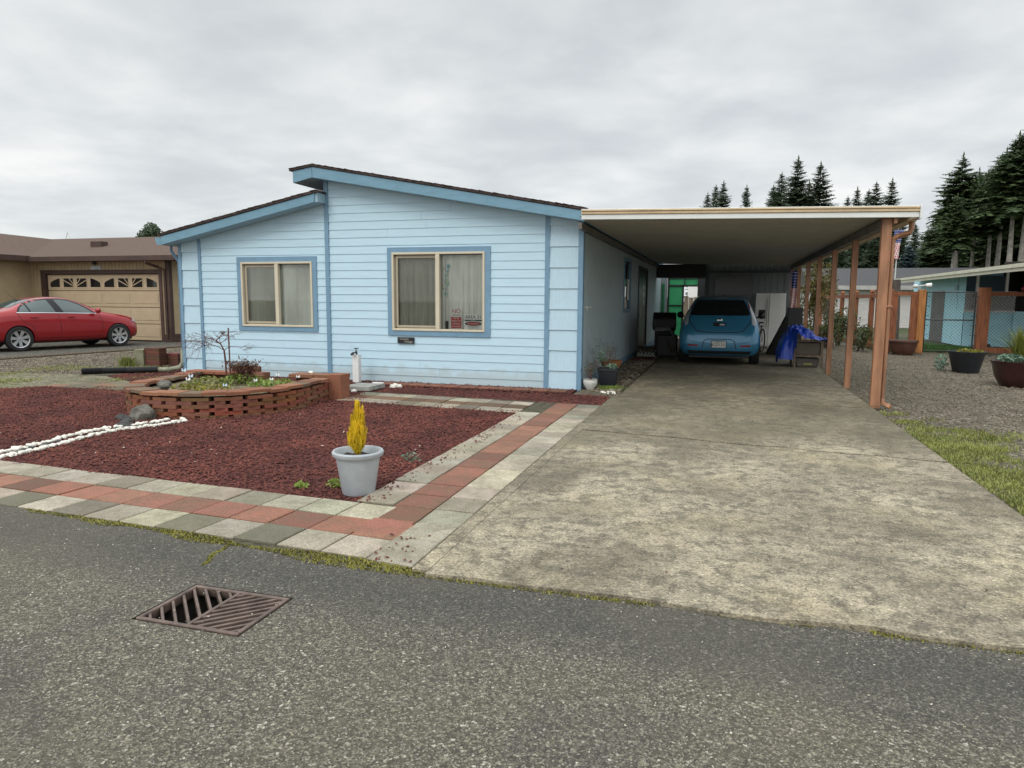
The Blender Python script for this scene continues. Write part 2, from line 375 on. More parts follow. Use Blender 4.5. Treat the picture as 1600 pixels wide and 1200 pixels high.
def b_gravel(t, b, noi, vor, rp, bumpn, sep):
    c = rp(sepx(t, vor(38)), [(0, (.04, .034, .024)), (.4, (.095, .08, .058)), (.75, (.165, .142, .105)), (.94, (.26, .23, .18)), (1, (.6, .57, .5))])
    c2 = rp(sepx(t, vor(17)), [(0, (.06, .052, .038)), (.6, (.14, .122, .092)), (1, (.27, .24, .18))]); c = mixc(t, .4, c, c2)
    mo = rp(noi(.35, 7, .62), [(.48, grey(0)), (.72, grey(.35))]); c = mixc(t, mo, c, (.10, .11, .035))
    # far ground turns into rough grass
    fy = rp(math_n(t, 'DIVIDE', sep.outputs[1], 100.), [(.33, grey(0)), (.40, grey(1))]); c = mixc(t, fy, c, (.045, .07, .02))
    t.links.new(c, b.inputs['Base Color']); bumpn(vor(38, 'F1', 'Distance'), 1., .02)
M['gravel'] = ground_shader('pea_gravel_ground', b_gravel)

def b_dirt(t, b, noi, vor, rp, bumpn, sep):
    c = rp(noi(5, 9, .7), [(.35, (.09, .085, .05)), (.5, (.17, .155, .105)), (.65, (.27, .24, .17))])
    c = mixc(t, rp(noi(1.2, 6), [(.45, grey(0)), (.65, grey(.6))]), c, (.13, .14, .05))
    sp = rp(sepx(t, vor(45)), [(0, grey(.7)), (.9, grey(1.1)), (1, grey(2.2))]); c = mixc(t, 1., c, sp, 'MULTIPLY')
    t.links.new(c, b.inputs['Base Color']); bumpn(noi(50, 5), .8, .02)
M['dirt'] = ground_shader('mossy_dirt', b_dirt)
def b_drive(t, b, noi, vor, rp, bumpn, sep):
    c = rp(sepx(t, vor(40)), [(0, (.035, .035, .03)), (.6, (.085, .082, .07)), (1, (.2, .19, .16))]); t.links.new(c, b.inputs['Base Color']); bumpn(vor(40, 'F1', 'Distance'), .9, .015)
M['dark_gravel'] = ground_shader('dark_gravel_drive', b_drive)
def b_lava(t, b, noi, vor, rp, bumpn, sep):
    c = rp(sepx(t, vor(36)), [(0, (.035, .009, .008)), (.6, (.09, .024, .02)), (1, (.15, .05, .04))]); t.links.new(c, b.inputs['Base Color']); bumpn(vor(36, 'F1', 'Distance'), 1., .03)
M['lava_bed'] = ground_shader('red_lava_rock_bed', b_lava)

def sheet(name, polys, z, m, z0=None):
    mb = MB()
    for p in polys:
        mb.add([(x, y, z) for x, y in p], [list(range(len(p)))])
        if z0 is not None:
            n = len(p); mb.add([(x, y, z) for x, y in p]+[(x, y, z0) for x, y in p], [(i, (i+1) % n, n+(i+1) % n, n+i) for i in range(n)])
    return struct(mb.build(name, m))
def curb(x):   # front line of the pavers / lawn = edge of the road
    pts = [(-60, 8.1), (-5.01, 3.73), (-2.87, 3.49), (-1.74, 3.41), (1.31, 3.39), (4, 3.45), (60, 6)]
    for (a, b), (c, d) in zip(pts, pts[1:]):
        if x <= c: return b+(d-b)*(x-a)/(c-a)
    return 6
# ground with the pit of the drain left open beneath
GX0, GX1, GY0, GY1 = -2.60, -2.01, 2.505, 2.935
def ring_rect(X0, X1, Y0, Y1, x0, x1, y0, y1):
    return [[(X0, Y0), (X1, Y0), (X1, y0), (X0, y0)], [(X0, y1), (X1, y1), (X1, Y1), (X0, Y1)], [(X0, y0), (x0, y0), (x0, y1), (X0, y1)], [(x1, y0), (X1, y0), (X1, y1), (x1, y1)]]
sheet('ground', ring_rect(-500, 500, -300, 900, GX0-.02, GX1+.02, GY0-.02, GY1+.02), -.03, 'gravel')
xs = [-60, -30, -15, -8, -5.01, -2.87, GX0, GX1, -1.74, -1.5, 1.31, 4, 20, 60]
rp_ = []
for a, b in zip(xs, xs[1:]):
    if a == GX0:
        rp_.append([(a, -60), (b, -60), (b, GY0), (a, GY0)]); rp_.append([(a, GY1), (b, GY1), (b, curb(b)), (a, curb(a))])
    else: rp_.append([(a, -60), (b, -60), (b, curb(b)), (a, curb(a))])
sheet('road', rp_, 0.0, 'asphalt')
# driveway: three concrete pours with open joints between them, each with real edges
mb = MB()
cr = lambda x: 7.89-.165*(x+1.65)
jn2 = lambda x: 10.75-.02*x
xe = [-1.49, -1.2, -.9, -.55, -.3, .0, .3, .7, .9, 1.25, 1.5, 1.8, 2.06]
rnd = random.Random(3)
jo = [rnd.uniform(-.035, .035) for _ in xe]
def pour(f0, f1, zt):
    top = [(x, f0(x)+jo[i]) for i, x in enumerate(xe)]; bot = [(x, f1(x)+jo[i]) for i, x in enumerate(xe)]
    n = len(xe)
    vs = [(x, y, zt) for x, y in top]+[(x, y, zt) for x, y in bot]+[(x, y, -.05) for x, y in top]+[(x, y, -.05) for x, y in bot]
    fs = [(i, i+1, n+i+1, n+i) for i in range(n-1)]+[(i, i+1, 2*n+i+1, 2*n+i) for i in range(n-1)]+[(n+i, n+i+1, 3*n+i+1, 3*n+i) for i in range(n-1)]
    fs += [(0, n, 3*n, 2*n), (n-1, 2*n-1, 4*n-1, 3*n-1)]
    mb.add(vs, fs)
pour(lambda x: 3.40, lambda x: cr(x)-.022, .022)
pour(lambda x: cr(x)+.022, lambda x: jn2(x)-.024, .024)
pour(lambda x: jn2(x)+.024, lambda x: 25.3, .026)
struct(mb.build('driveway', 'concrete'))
sheet('driveway_joint_bed', [[(-1.4, 7), (2, 7), (2, 11.2), (-1.4, 11.2)]], .004, 'soil')
# narrow cast edging between pavers and driveway
mb = MB(); mb.prism([(-1.595, 3.44), (-1.5, 3.43), (-1.5, 10.9), (-1.6, 10.9)], 'z', -.03, .016); struct(mb.build('driveway_edging', 'concrete'))

# --- red lava beds
beds = [[(-2.5, 4.5), (-2.5, 9.0), (-5.4, 9.3), (-5.4, 10), (-8.6, 9.5), (-10.9, 8.95), (-11.6, 8.2), (-13, 7), (-13, 4.9), (-6.3, 4.65)],
        [(-1.62, 9.85), (-1.62, 10.98), (-6.5, 11.08), (-8.6, 11.2), (-8.6, 10.1), (-6.4, 10.1), (-5.4, 10.1)],
        [(-8.4, 11.3), (-8.4, 9.7), (-9.4, 9.75), (-11.2, 10.6), (-11.5, 12.9), (-10.2, 12.9), (-10.2, 11.5)],
        [(-8.6, 11.0), (-2.3, 10.9), (-2.3, 11.6), (-8.6, 11.6)]]
sheet('lava_rock_bed', beds, -.004, 'lava_bed', -.04)
sheet('dirt_path', [[(-9.2, 9.3), (-8.4, 9.6), (-9.4, 9.75), (-11.3, 10.7), (-13.8, 10.6), (-18, 9.5), (-26, 8.9), (-26, 7), (-14, 6.9), (-10.9, 8.95)]], -.016, 'dirt')
sheet('neighbour_driveway', [[(-16.75, 8.2), (-16.6, 12.7), (-15.9, 18.2), (-17.2, 19.6), (-23.6, 19.6), (-27, 14), (-27, 8)]], -.02, 'dark_gravel')
mb = MB(); mb.tube([(-16.7, 9.5, .0), (-16.62, 12.7, 0), (-15.88, 18, .0)], .035, 6); struct(mb.build('driveway_border', 'wood_old'))
sheet('border_strip', [[(-2.24, 10.95), (-1.61, 10.9), (-1.52, 10.9), (-1.52, 24), (-2.24, 24)]], .0, 'gravel', -.04)
sheet('lawn', [[(5.6, 24.2), (7.6, 24.0), (7.85, 27.6), (7.3, 34), (4.4, 34), (4.6, 24.0)], [(7.75, 25.3), (12, 26), (12, 27.6), (7.9, 27.6)]], -.012, mat('lawn_soil', (.05, .11, .02), .9, var=.3, vscale=8))

def chips(name, polys, n, size, matn, z=0., seed=1, label='', cat='gravel', flat=.6, near=None, avoid=None):
    """angular stone chips scattered over the polygons, one mesh (nobody could count them)"""
    rn = random.Random(seed); V = []; F = []
    tri = []
    for p in polys:
        for i in range(1, len(p)-1):
            a, b, c = p[0], p[i], p[i+1]; A = abs((b[0]-a[0])*(c[1]-a[1])-(c[0]-a[0])*(b[1]-a[1]))/2; tri.append((A, a, b, c))
    ws = [q[0] for q in tri]
    for T in rn.choices(tri, ws, k=n):
        _, a, b, c = T; u, v = rn.random(), rn.random()
        if u+v > 1: u, v = 1-u, 1-v
        x = a[0]+(b[0]-a[0])*u+(c[0]-a[0])*v; y = a[1]+(b[1]-a[1])*u+(c[1]-a[1])*v
        if near and rn.random() > near(x, y): continue
        if avoid and avoid(x, y): continue
        s = size*rn.uniform(.5, 1.25); th = rn.uniform(0, 6.28); ct, st = math.cos(th), math.sin(th)
        k = len(V); zz = z+rn.uniform(-.3, .5)*s*flat
        l, w_, h = s, s*rn.uniform(.5, .9), s*flat*rn.uniform(.6, 1.2)
        pts = [(-l, 0, 0), (0, -w_, -h*.2), (l, rn.uniform(-.3, .3)*w_, 0), (0, w_, h*.1), (rn.uniform(-.4, .4)*l, rn.uniform(-.3, .3)*w_, h)]
        tl = rn.uniform(-.5, .5)
        for (px, py, pz) in pts:
            pz2 = pz+px*tl
            V.append((x+(px*ct-py*st)*.5, y+(px*st+py*ct)*.5, zz+pz2*.5))
        F += [(k, k+1, k+4), (k+1, k+2, k+4), (k+2, k+3, k+4), (k+3, k, k+4)]
    me = bpy.data.meshes.new(name); me.from_pydata(V, [], F); me.materials.append(M[matn])
    o = bpy.data.objects.new(name, me); COL.objects.link(o)
    return tag(o, label, cat, kind='stuff')
chips('lava_rock', beds[:1], 60000, .036, 'lava', .0, 1, 'red lava rock mulch covering the front garden bed', 'mulch')
chips('lava_rock', beds[1:], 9000, .036, 'lava', .0, 2, 'red lava rock mulch in strips along the blue house wall', 'mulch')
PAT_R = [[(2.1, 9.5), (6.5, 7.0), (11, 11), (11, 24), (5, 24), (2.3, 27), (2.2, 11)]]
chips('gravel', PAT_R, 42000, .034, 'grav', -.02, 3, 'grey brown pea gravel yard right of the carport', 'gravel', near=lambda x, y: min(1, 14/y))
chips('gravel', [[(-16.5, 9), (-16.3, 13), (-15.6, 18.5), (-11.3, 18.5), (-11.7, 12.7), (-11.9, 10.8), (-13.8, 10.2)]], 16000, .045, 'grav', -.02, 4, 'pale gravel between the red sedan and the blue house', 'gravel')
chips('river_gravel', [[(-2.2, 11.7), (-1.56, 11.0), (-1.56, 20), (-2.2, 20)]], 2600, .06, 'grav', .01, 5, 'coarse gravel strip along the side wall under the carport', 'gravel')

def blades(name, n, place, h, matn, seed, label, cat, w=.006, lean=.5, curl=0):
    rn = random.Random(seed); V = []; F = []
    for i in range(n):
        q = place(rn)
        if q is None: continue
        x, y, z, s = q; a = rn.uniform(0, 6.28); H = h*s*rn.uniform(.5, 1.2); L = lean*H*rn.uniform(.2, 1)
        dx, dy = math.cos(a), math.sin(a); k = len(V)
        V += [(x-dy*w, y+dx*w, z), (x+dy*w, y-dx*w, z), (x+dx*L*.5+dy*w*.6, y+dy*L*.5-dx*w*.6, z+H*.6), (x+dx*L, y+dy*L, z+H)]
        F += [(k, k+1, k+2), (k, k+2, k+3)]
    me = bpy.data.meshes.new(name); me.from_pydata(V, [], F); me.materials.append(M[matn])
    o = bpy.data.objects.new(name, me); COL.objects.link(o)
    return tag(o, label, cat, kind='stuff')
def gp(rn):
    x = 2.12+abs(rn.gauss(0, 1.0))*1.5; y = rn.uniform(3.6, 10.9)
    d = noise.noise(Vector((x*.8+5, y*.8, 13)))*.45+noise.noise(Vector((x*2.6, y*2.6, 8)))*.5+rn.gauss(0, .12)
    lim = (x-2.1)*(.24+max(0, y-5.5)*.09)+max(0, y-9.3)*.5+.04
    if d+.45 < lim: return None
    return (x, y, -.02, .5+max(0, d+.3))
blades('grass', 70000, gp, .034, 'grass', 11, 'patchy yellow green grass beside the right driveway edge', 'grass', w=.007, lean=.9)
def lp(rn):
    return (rn.uniform(4.7, 7.8), rn.uniform(24.1, 27.5), -.01, 1)
blades('grass', 9000, lp, .07, 'lawn', 12, 'dark green lawn behind the chain link gate', 'grass', w=.012)
def mp_(rn):
    x = -8.5+rn.random()*7; y = curb(x)+rn.uniform(-.06, .1)+noise.noise(Vector((x*2, 0, 0)))*.05
    if x < -1.5 and noise.noise(Vector((x*1.3, 0, 4)))+.35 < abs(y-curb(x)-.02)*5: return None
    return (x, y, -.002, 1)
blades('moss', 12000, mp_, .013, 'moss', 13, 'yellow green moss strip between the road and the pavers', 'moss', w=.006, lean=1.2)
def mp2(rn):
    x = rn.uniform(-1.5, 2.1); y = 3.395+rn.gauss(0, .018)
    return (x, y, -.002, .8) if noise.noise(Vector((x*2.5, 1, 4)))+.2 > 0 else None
blades('moss', 3500, mp2, .014, 'moss', 14, 'thin broken line of moss at the foot of the driveway', 'moss', w=.005, lean=1.2)
def mp3(rn):
    x, y = rn.uniform(-14, -9), rn.uniform(8.9, 12.6)
    return (x, y, -.015, 1) if noise.noise(Vector((x, y, 4))) > .12 else None
blades('weeds', 9000, mp3, .03, 'grass', 15, 'low weeds on the mossy dirt path left of the planter', 'weeds', w=.01, lean=1.)

# --- pavers
def paver(mb, p, col, rn, g=.006):
    """p: four ground corners, inset by the joint, slightly bevelled slab"""
    c = Vector((sum(q[0] for q in p)/4, sum(q[1] for q in p)/4, 0)); V = []
    zt = .012+rn.uniform(-.003, .004); tx, ty = rn.uniform(-.006, .006), rn.uniform(-.006, .006)
    k = rn.uniform(.68, 1.15); tn = tuple(max(.01, min(.9, v*k*rn.uniform(.95, 1.05))) for v in col)
    for z, ins in ((-.04, g), (zt-.005, g), (zt, g+.006)):
        for q in p:
            d = Vector((q[0], q[1], 0))-c; L = d.length; v = c+d*(1-ins*1.5/L)
            V.append((v.x, v.y, z+(d.x*tx+d.y*ty if z > 0 else 0)))
    F = [(8, 9, 10, 11)]
    for b_ in (0, 4): F += [(b_+i, b_+(i+1) % 4, b_+4+(i+1) % 4, b_+4+i) for i in range(4)]
    mb.add(V, F, 0, tn)
rn = random.Random(5); mb = MB(); S = .318
GREYP, REDP, DARKP = (.39, .35, .265), (.27, .115, .075), (.20, .18, .13)
# path beside the driveway (three columns)
xc = [-2.545, -2.235, -1.915, -1.605]
y = 3.90; i = 0
while y < 9.75:
    y1 = y+S*.985
    for c in range(3):
        if c == 0 and (y < 4.45 or y > 8.75): continue
        if c == 1 and (y < 3.8 or y > 9.3): pass
        col = REDP if c == 1 else GREYP
        if c == 1 and y > 9.6: col = GREYP
        if rn.random() < .12: col = tuple(v*.62 for v in col)
        sk = -.02
        paver(mb, [(xc[c]-.012*(y-3.9)*.3, y+sk*(xc[c]+2)), (xc[c+1]-.012*(y-3.9)*.3*(c < 2), y+sk*(xc[c+1]+2)), (xc[c+1]-.012*(y1-3.9)*.3*(c < 2), y1+sk*(xc[c+1]+2)), (xc[c]-.012*(y1-3.9)*.3, y1+sk*(xc[c]+2))], col, rn)
    y = y1; i += 1
paver(mb, [(-1.915, 3.50), (-1.605, 3.47), (-1.605, 3.895), (-1.915, 3.90)], GREYP, rn)
# front path along the road (three rows)
F0 = lambda x: curb(x)+.10 if x < -2.2 else 3.50+(-.03)*(x+2.0)
x = -1.92
xi = [x-S*k for k in range(0, 32)]
for r_ in range(3):
    for k in range(31):
        xr, xl = xi[k], xi[k+1]
        b0 = lambda q: 3.53-.052*(q+2.0)+(.0 if q > -3.5 else .0)+.315*r_
        b1 = lambda q: 3.53-.052*(q+2.0)+.315*(r_+1)
        if xr > -2.5 and r_ == 2: 
            if xr > -2.0: continue
        if r_ == 1 and k == 0: pass
        col = REDP if r_ == 1 else GREYP
        if rn.random() < .17: col = DARKP if r_ != 1 else tuple(v*.65 for v in REDP)
        sk = .02*(r_)
        paver(mb, [(xl+sk, b0(xl)), (xr+sk, b0(xr)), (xr+sk+.02, b1(xr)), (xl+sk+.02, b1(xl))], col, rn)
# path in front of the house (three rows)
for r_ in range(3):
    for k in range(13):
        xr = -2.56-S*k if r_ < 2 else -1.62-S*k
        if r_ == 1: xr = -1.93-S*k
        if r_ == 1 and xr > -2.5 and k > 1: pass
        xl = xr-S
        if xl < -5.55: continue
        if r_ == 1 and xr > -2.3: continue
        b0 = lambda q: 8.87-.085*(q+2.55)+.315*r_; b1 = lambda q: 8.87-.085*(q+2.55)+.315*(r_+1)
        if r_ == 2 and xr > -2.3: continue
        col = (.19, .10, .055) if r_ == 1 else GREYP
        if rn.random() < .15: col = tuple(v*.55 for v in col)
        paver(mb, [(xl, b0(xl)), (xr, b0(xr)), (xr, b1(xr)), (xl, b1(xl))], col, rn)
# red pavers flat against the wall
for k in range(16):
    xr = -2.4-.312*k; xl = xr-.30
    if xl < -6.0: continue
    paver(mb, [(xl, 11.12), (xr, 11.12), (xr, 11.42), (xl, 11.42)], (.24, .085, .05), rn)
# old brown pavers in the path left of the planter
for r_ in range(3):
    for k in range(9):
        xr = -8.0-.32*k; xl = xr-.32; sy = lambda q: 9.02+.02*(q+8)+.31*r_ if q > -10.9 else 9+.31*r_
        paver(mb, [(xl, sy(xl)), (xr, sy(xr)), (xr, sy(xr)+.31), (xl, sy(xl)+.31)], rn.choice([(.2, .15, .09), (.22, .11, .065), (.15, .13, .08)]), rn)
pv = mb.build('paver_path', 'paver', tone=True); struct(pv)
sheet('paver_bed', [[(-1.6, 3.42), (-1.6, 9.95), (-5.5, 10.2), (-5.5, 9.1), (-2.56, 8.85), (-2.56, 4.5), (-12, 5.1), (-12, curb(-12)), (-5.01, 3.72), (-2.87, 3.48), (-1.74, 3.41)]], -.0015, mat('sandy_joint', (.11, .10, .055), .95, var=.4, vscale=15))
sheet('paver_bed', [[(-2.38, 11.1), (-6.0, 11.1), (-6.0, 11.45), (-2.38, 11.45)]], -.0015, 'soil')

# --- storm drain grate over a dark pit
g = empty('storm_drain', (-2.3, 2.7, 0), 'rusty brown storm drain grate with herringbone bars set in the road', 'drain')
mb = MB()
x0, x1, y0, y1 = GX0, GX1, GY0, GY1
for P in ([(x0, y0), (x1, y0)], [(x1, y0), (x1, y1)], [(x1, y1), (x0, y1)], [(x0, y1), (x0, y0)]):
    (a, b), (c, d) = P; mb.add([(a, b, 0.001), (c, d, .001), (c, d, -.7), (a, b, -.7)], [(0, 1, 2, 3)])
mb.add([(x0, y0, -.69), (x1, y0, -.69), (x1, y1, -.69), (x0, y1, -.69)], [(0, 1, 2, 3)])
mb.build('pit', mat('pit_concrete', (.06, .055, .045), .9, var=.3, vscale=8), g)
M['iron'] = mat('rusty_cast_iron', (.20, .145, .12), .5, .3, var=.25, vscale=9, bump=.3, bscale=80)
i_ = .012; fr = MB(); a0, a1, b0, b1 = x0+i_, x1-i_, y0+i_, y1-i_; w = .022
for (ax, bx, ay, by) in ((a0, a1, b0, b0+w), (a0, a1, b1-w, b1), (a0, a0+w, b0+w, b1-w), (a1-w, a1, b0+w, b1-w)): fr.box(ax, bx, ay, by, -.045, .006)
o = fr.build('frame', 'iron', g); bevel(o, .006, 2)
xm = (a0+a1)/2-.004; bb = MB(); bb.box(xm-.009, xm+.009, b0+w, b1-w, -.042, .003)
def diag(xa, xb, ya, yb, sgn, step, n, w=.0068):
    """diagonal bars clipped to a rectangle"""
    for k in range(n):
        c = (ya-xb if sgn > 0 else ya+xa)+step*(k+.6)
        poly = [(xa, ya), (xb, ya), (xb, yb), (xa, yb)]
        ww = w*1.414
        # strip: |y - sgn*x - c| <= ww
        poly = clip(poly, -sgn, 1, c+ww)
        if len(poly) > 2: poly = clip(poly, sgn, -1, -(c-ww))
        if len(poly) > 2: bb.prism(poly, 'z', -.04, .0)
diag(a0+w, xm-.009, b0+w, b1-w, -1, .074, 10)
diag(xm+.009, a1-w, b0+w, b1-w, 1, .062, 12)
bevel(bb.build('bars', 'iron', g), .002, 1)
mb = MB(); rn = random.Random(8)
for k in range(46):
    t = k/45; 
mb = None

# ================================================================== BLUE HOUSE
H = empty('blue_house', (-6.3, 11.6, 0), 'light blue manufactured house with lap siding and a split roofline beside the carport', 'house')
zl = lin(-10.39, 2.50, -6.87, 3.22); zr_ = lin(-7.07, 3.62, -2.20, 2.75)
Y0 = 11.6
WINS = [(-5.78, -3.84, .84, 2.40), (-8.95, -7.22, .87, 2.265)]
def sub_rects(x0, x1, z0, z1, holes):
    rs = [(x0, x1, z0, z1)]
    for hx0, hx1, hz0, hz1 in holes:
        nr = []
        for a, b, c, d in rs:
            if hx1 <= a or hx0 >= b or hz1 <= c or hz0 >= d: nr.append((a, b, c, d)); continue
            if hx0 > a: nr.append((a, hx0, c, d))
            if hx1 < b: nr.append((hx1, b, c, d))
            if hz0 > c: nr.append((max(a, hx0), min(b, hx1), c, hz0))
            if hz1 < d: nr.append((max(a, hx0), min(b, hx1), hz1, d))
        rs = nr
    return rs
def boards(mb, x0, x1, zs, top, holes=(), t0=.017, t1=.006, mi=0):
    """lap boards on the plane y=Y0, their lower edge standing proud"""
    jr = random.Random(int(x0*100))
    for zb, zt in zip(zs, zs[1:]):
        jx = jr.uniform(x0+.4, x1-.4)
        hs = tuple(holes)+(((jx, jx+.0035, zb, zt),) if x1-x0 > 2 and jr.random() < .55 else ())
        for a, b, c, d in sub_rects(x0, x1, zb, zt, hs):
            poly = [(a, c), (b, c), (b, d), (a, d)]
            za, zb2 = top(a), top(b); sl = (zb2-za)/(b-a)
            poly = clip(poly, -sl, 1, za-sl*a)
            if len(poly) < 3: continue
            f = lambda z: Y0-(t0+(t1-t0)*(z-zb)/(zt-zb))
            n = len(poly); vs = [(x, f(z), z) for x, z in poly]+[(x, Y0+.01, z) for x, z in poly]
            mb.add(vs, [list(range(n))]+[(i, (i+1) % n, n+(i+1) % n, n+i) for i in range(n)], mi)
zs = [-.06]+[.12+.145*k for k in range(28)]
mb = MB(); boards(mb, -6.95, -2.88, zs, lambda x: zr_(x)+.05, WINS); boards(mb, -9.78, -7.03, zs, lambda x: zl(x)+.05, WINS)
mb.build('siding', 'siding', H)
m_ = M['siding'].node_tree; gg = N(m_, 'ShaderNodeNewGeometry'); sg_ = N(m_, 'ShaderNodeSeparateXYZ'); m_.links.new(gg.outputs['Position'], sg_.inputs[0]); nn_ = N(m_, 'ShaderNodeTexNoise'); nn_.inputs['Scale'].default_value = 5; nn_.inputs['Detail'].default_value = 9; m_.links.new(gg.outputs['Position'], nn_.inputs['Vector'])
zz_ = math_n(m_, 'ADD', sg_.outputs[2], math_n(m_, 'MULTIPLY', nn_.outputs[0], -.35)); rr_2 = ramp(m_, [(0, (.42,)*3), (.12, (0, 0, 0))]); m_.links.new(zz_, rr_2.inputs[0]); bs_ = m_.nodes['Principled BSDF']; old_ = bs_.inputs['Base Color'].links[0].from_socket
m_.links.new(mixc(m_, rr_2.outputs[0], old_, (.34, .36, .33)), bs_.inputs['Base Color'])
mb = MB(); zp = [-.05]+[.303+.345*k for k in range(9)]
boards(mb, -2.80, -2.315, zp, lambda x: zr_(x)+.05, (), .026, .006); mb.build('shingle_panel', 'shingle_panel', H); mb = MB(); boards(mb, -10.235, -9.84, zp, lambda x: zl(x)+.05, (), .026, .006)
mb.build('shingle_panel', 'shingle_panel', H)
mb = MB()
def vtrim(a, b, top, y=.032, z0=-.04):
    mb.add([(a, Y0-y, z0), (b, Y0-y, z0), (b, Y0-y, top(b)), (a, Y0-y, top(a)), (a, Y0+.01, z0), (b, Y0+.01, z0), (b, Y0+.01, top(b)), (a, Y0+.01, top(a))], [(0, 1, 2, 3), (0, 4, 7, 3), (1, 2, 6, 5), (0, 1, 5, 4), (4, 5, 6, 7)])
for a_, b_, f_, y_ in ((-2.88, -2.80, zr_, .032), (-7.03, -6.95, zr_, .036), (-9.84, -9.78, zl, .032), (-10.30, -10.235, zl, .034)):
    mb = MB(); vtrim(a_, b_, lambda x: f_(x)+.03, y_); mb.build('wall_trim', 'trim', H)
mb = MB(); vtrim(-2.315, -2.235, lambda x: zr_(x)+.03, .034); mb.box(-2.262, -2.232, Y0-.03, Y0+.09, -.04, 2.74)
# wall of the taller half showing above the lower roof
mb.build('corner_trim', 'trim', H)
mb = MB(); mb.prism([(-7.03, 3.2), (-6.99, 3.2), (-6.99, 3.66), (-7.03, 3.66)], 'y', Y0+.02, 26, 0); mb.build('clerestory_wall', 'siding', H)
# body behind the siding
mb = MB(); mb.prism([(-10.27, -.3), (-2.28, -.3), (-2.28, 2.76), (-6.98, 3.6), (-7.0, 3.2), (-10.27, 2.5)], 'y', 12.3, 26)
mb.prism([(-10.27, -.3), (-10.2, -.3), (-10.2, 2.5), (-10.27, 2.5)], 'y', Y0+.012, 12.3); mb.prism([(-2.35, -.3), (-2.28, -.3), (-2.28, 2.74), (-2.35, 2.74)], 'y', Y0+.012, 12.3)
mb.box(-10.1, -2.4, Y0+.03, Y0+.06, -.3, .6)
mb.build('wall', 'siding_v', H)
# side wall: vertical grooved boards with openings
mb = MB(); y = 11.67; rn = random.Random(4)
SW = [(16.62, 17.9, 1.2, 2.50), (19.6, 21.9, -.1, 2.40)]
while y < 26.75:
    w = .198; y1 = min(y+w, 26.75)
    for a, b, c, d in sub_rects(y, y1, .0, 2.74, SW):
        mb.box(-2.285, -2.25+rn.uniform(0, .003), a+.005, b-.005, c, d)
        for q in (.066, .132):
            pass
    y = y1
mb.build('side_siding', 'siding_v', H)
mb = MB(); mb.box(-2.3, -2.235, 11.7, 26, -.06, .14); mb.build('side_skirt', 'trim', H)
def window(parent, x0, x1, z0, z1, fx0, fx1, fz0, fz1, mx, curt, cmat, amp, wl, gap):
    w = MB()
    for a, b, c, d in ((x0, x1, z0, fz0), (x0, x1, fz1, z1), (x0, fx0, fz0, fz1), (fx1, x1, fz0, fz1)): w.box(a, b, Y0-.034, Y0+.005, c, d)
    wo = w.build('window', 'trim', parent)
    f = MB(); t = .038
    for a, b, c, d in ((fx0, fx1, fz0, fz0+t), (fx0, fx1, fz1-t, fz1), (fx0, fx0+t, fz0+t, fz1-t), (fx1-t, fx1, fz0+t, fz1-t), (mx, mx+.075, fz0+t, fz1-t)): f.box(a, b, Y0-.05, Y0+.022, c, d)
    bevel(f.build('frame', 'almond', wo), .004, 1)
    f = MB(); a0, a1, c0, c1 = fx0+t+.03, mx, fz0+t+.025, fz1-t-.025; u = .032
    for a, b, c, d in ((a0, a1, c0, c0+u), (a0, a1, c1-u, c1), (a0, a0+u, c0+u, c1-u)): f.box(a, b, Y0+.0, Y0+.03, c, d)
    f.box(fx0+t, fx0+t+.03, Y0+.02, Y0+.06, fz0+t, fz1-t); f.box(fx0+t, mx, Y0+.02, Y0+.06, fz1-t-.025, fz1-t); f.box(fx0+t, mx, Y0+.02, Y0+.06, fz0+t, fz0+t+.025)
    f.build('sash', mat('sash_almond', (.42, .37, .28), .5, var=.05), wo)
    g = MB(); g.add([(a0+u, Y0+.012, c0+u), (a1, Y0+.012, c0+u), (a1, Y0+.012, c1-u), (a0+u, Y0+.012, c1-u)], [(0, 1, 2, 3)]); g.build('insect_screen', 'screen', wo)
    g = MB(); g.add([(fx0+t, Y0+.031, fz0+t), (fx1-t+.01, Y0+.031, fz0+t), (fx1-t+.01, Y0+.031, fz1-t), (fx0+t, Y0+.031, fz1-t)], [(0, 1, 2, 3)]); g.build('pane', 'glass', wo)
    # curtain hung in folds close behind the glass
    c = MB()
    for s0, s1, q in curt:
        n = int((s1-s0)/.008); vs = []
        for i in range(n+1):
            x = s0+(s1-s0)*i/n
            yy = Y0+.085+q+amp*(math.sin(x*wl+1.2*math.sin(x*2.6))+.4*math.sin(x*wl*2.3+1))
            for z, k in ((fz0-.03, 1.15), ((fz0+fz1)/2, 1), (fz1-.13, .55), (fz1-.05, .3)): vs.append((x, Y0+.085+q+(yy-Y0-.085-q)*k, z))
        c.add(vs, [(i*4+j, i*4+4+j, i*4+5+j, i*4+1+j) for i in range(n) for j in range(3)])
    c.build('curtain', cmat, wo, smooth=True)
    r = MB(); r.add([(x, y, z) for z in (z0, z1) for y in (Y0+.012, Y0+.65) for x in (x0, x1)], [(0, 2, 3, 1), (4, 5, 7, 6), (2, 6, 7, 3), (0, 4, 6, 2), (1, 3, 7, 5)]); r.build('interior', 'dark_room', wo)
    return wo
wb = window(H, -5.78, -3.84, .84, 2.40, -5.69, -3.94, .93, 2.31, -4.85, [(-5.66, -3.97, 0)], 'curtain', .016, 52, 0)
wb['label'] = 'larger window with pleated curtains and two small signs'
w2 = window(H, -8.95, -7.22, .87, 2.265, -8.86, -7.31, .955, 2.17, -8.11, [(-8.82, -7.92, .01), (-7.98, -7.34, .0)], 'curtain2', .02, 19, 0)
w2['label'] = 'smaller window with sheer curtains'
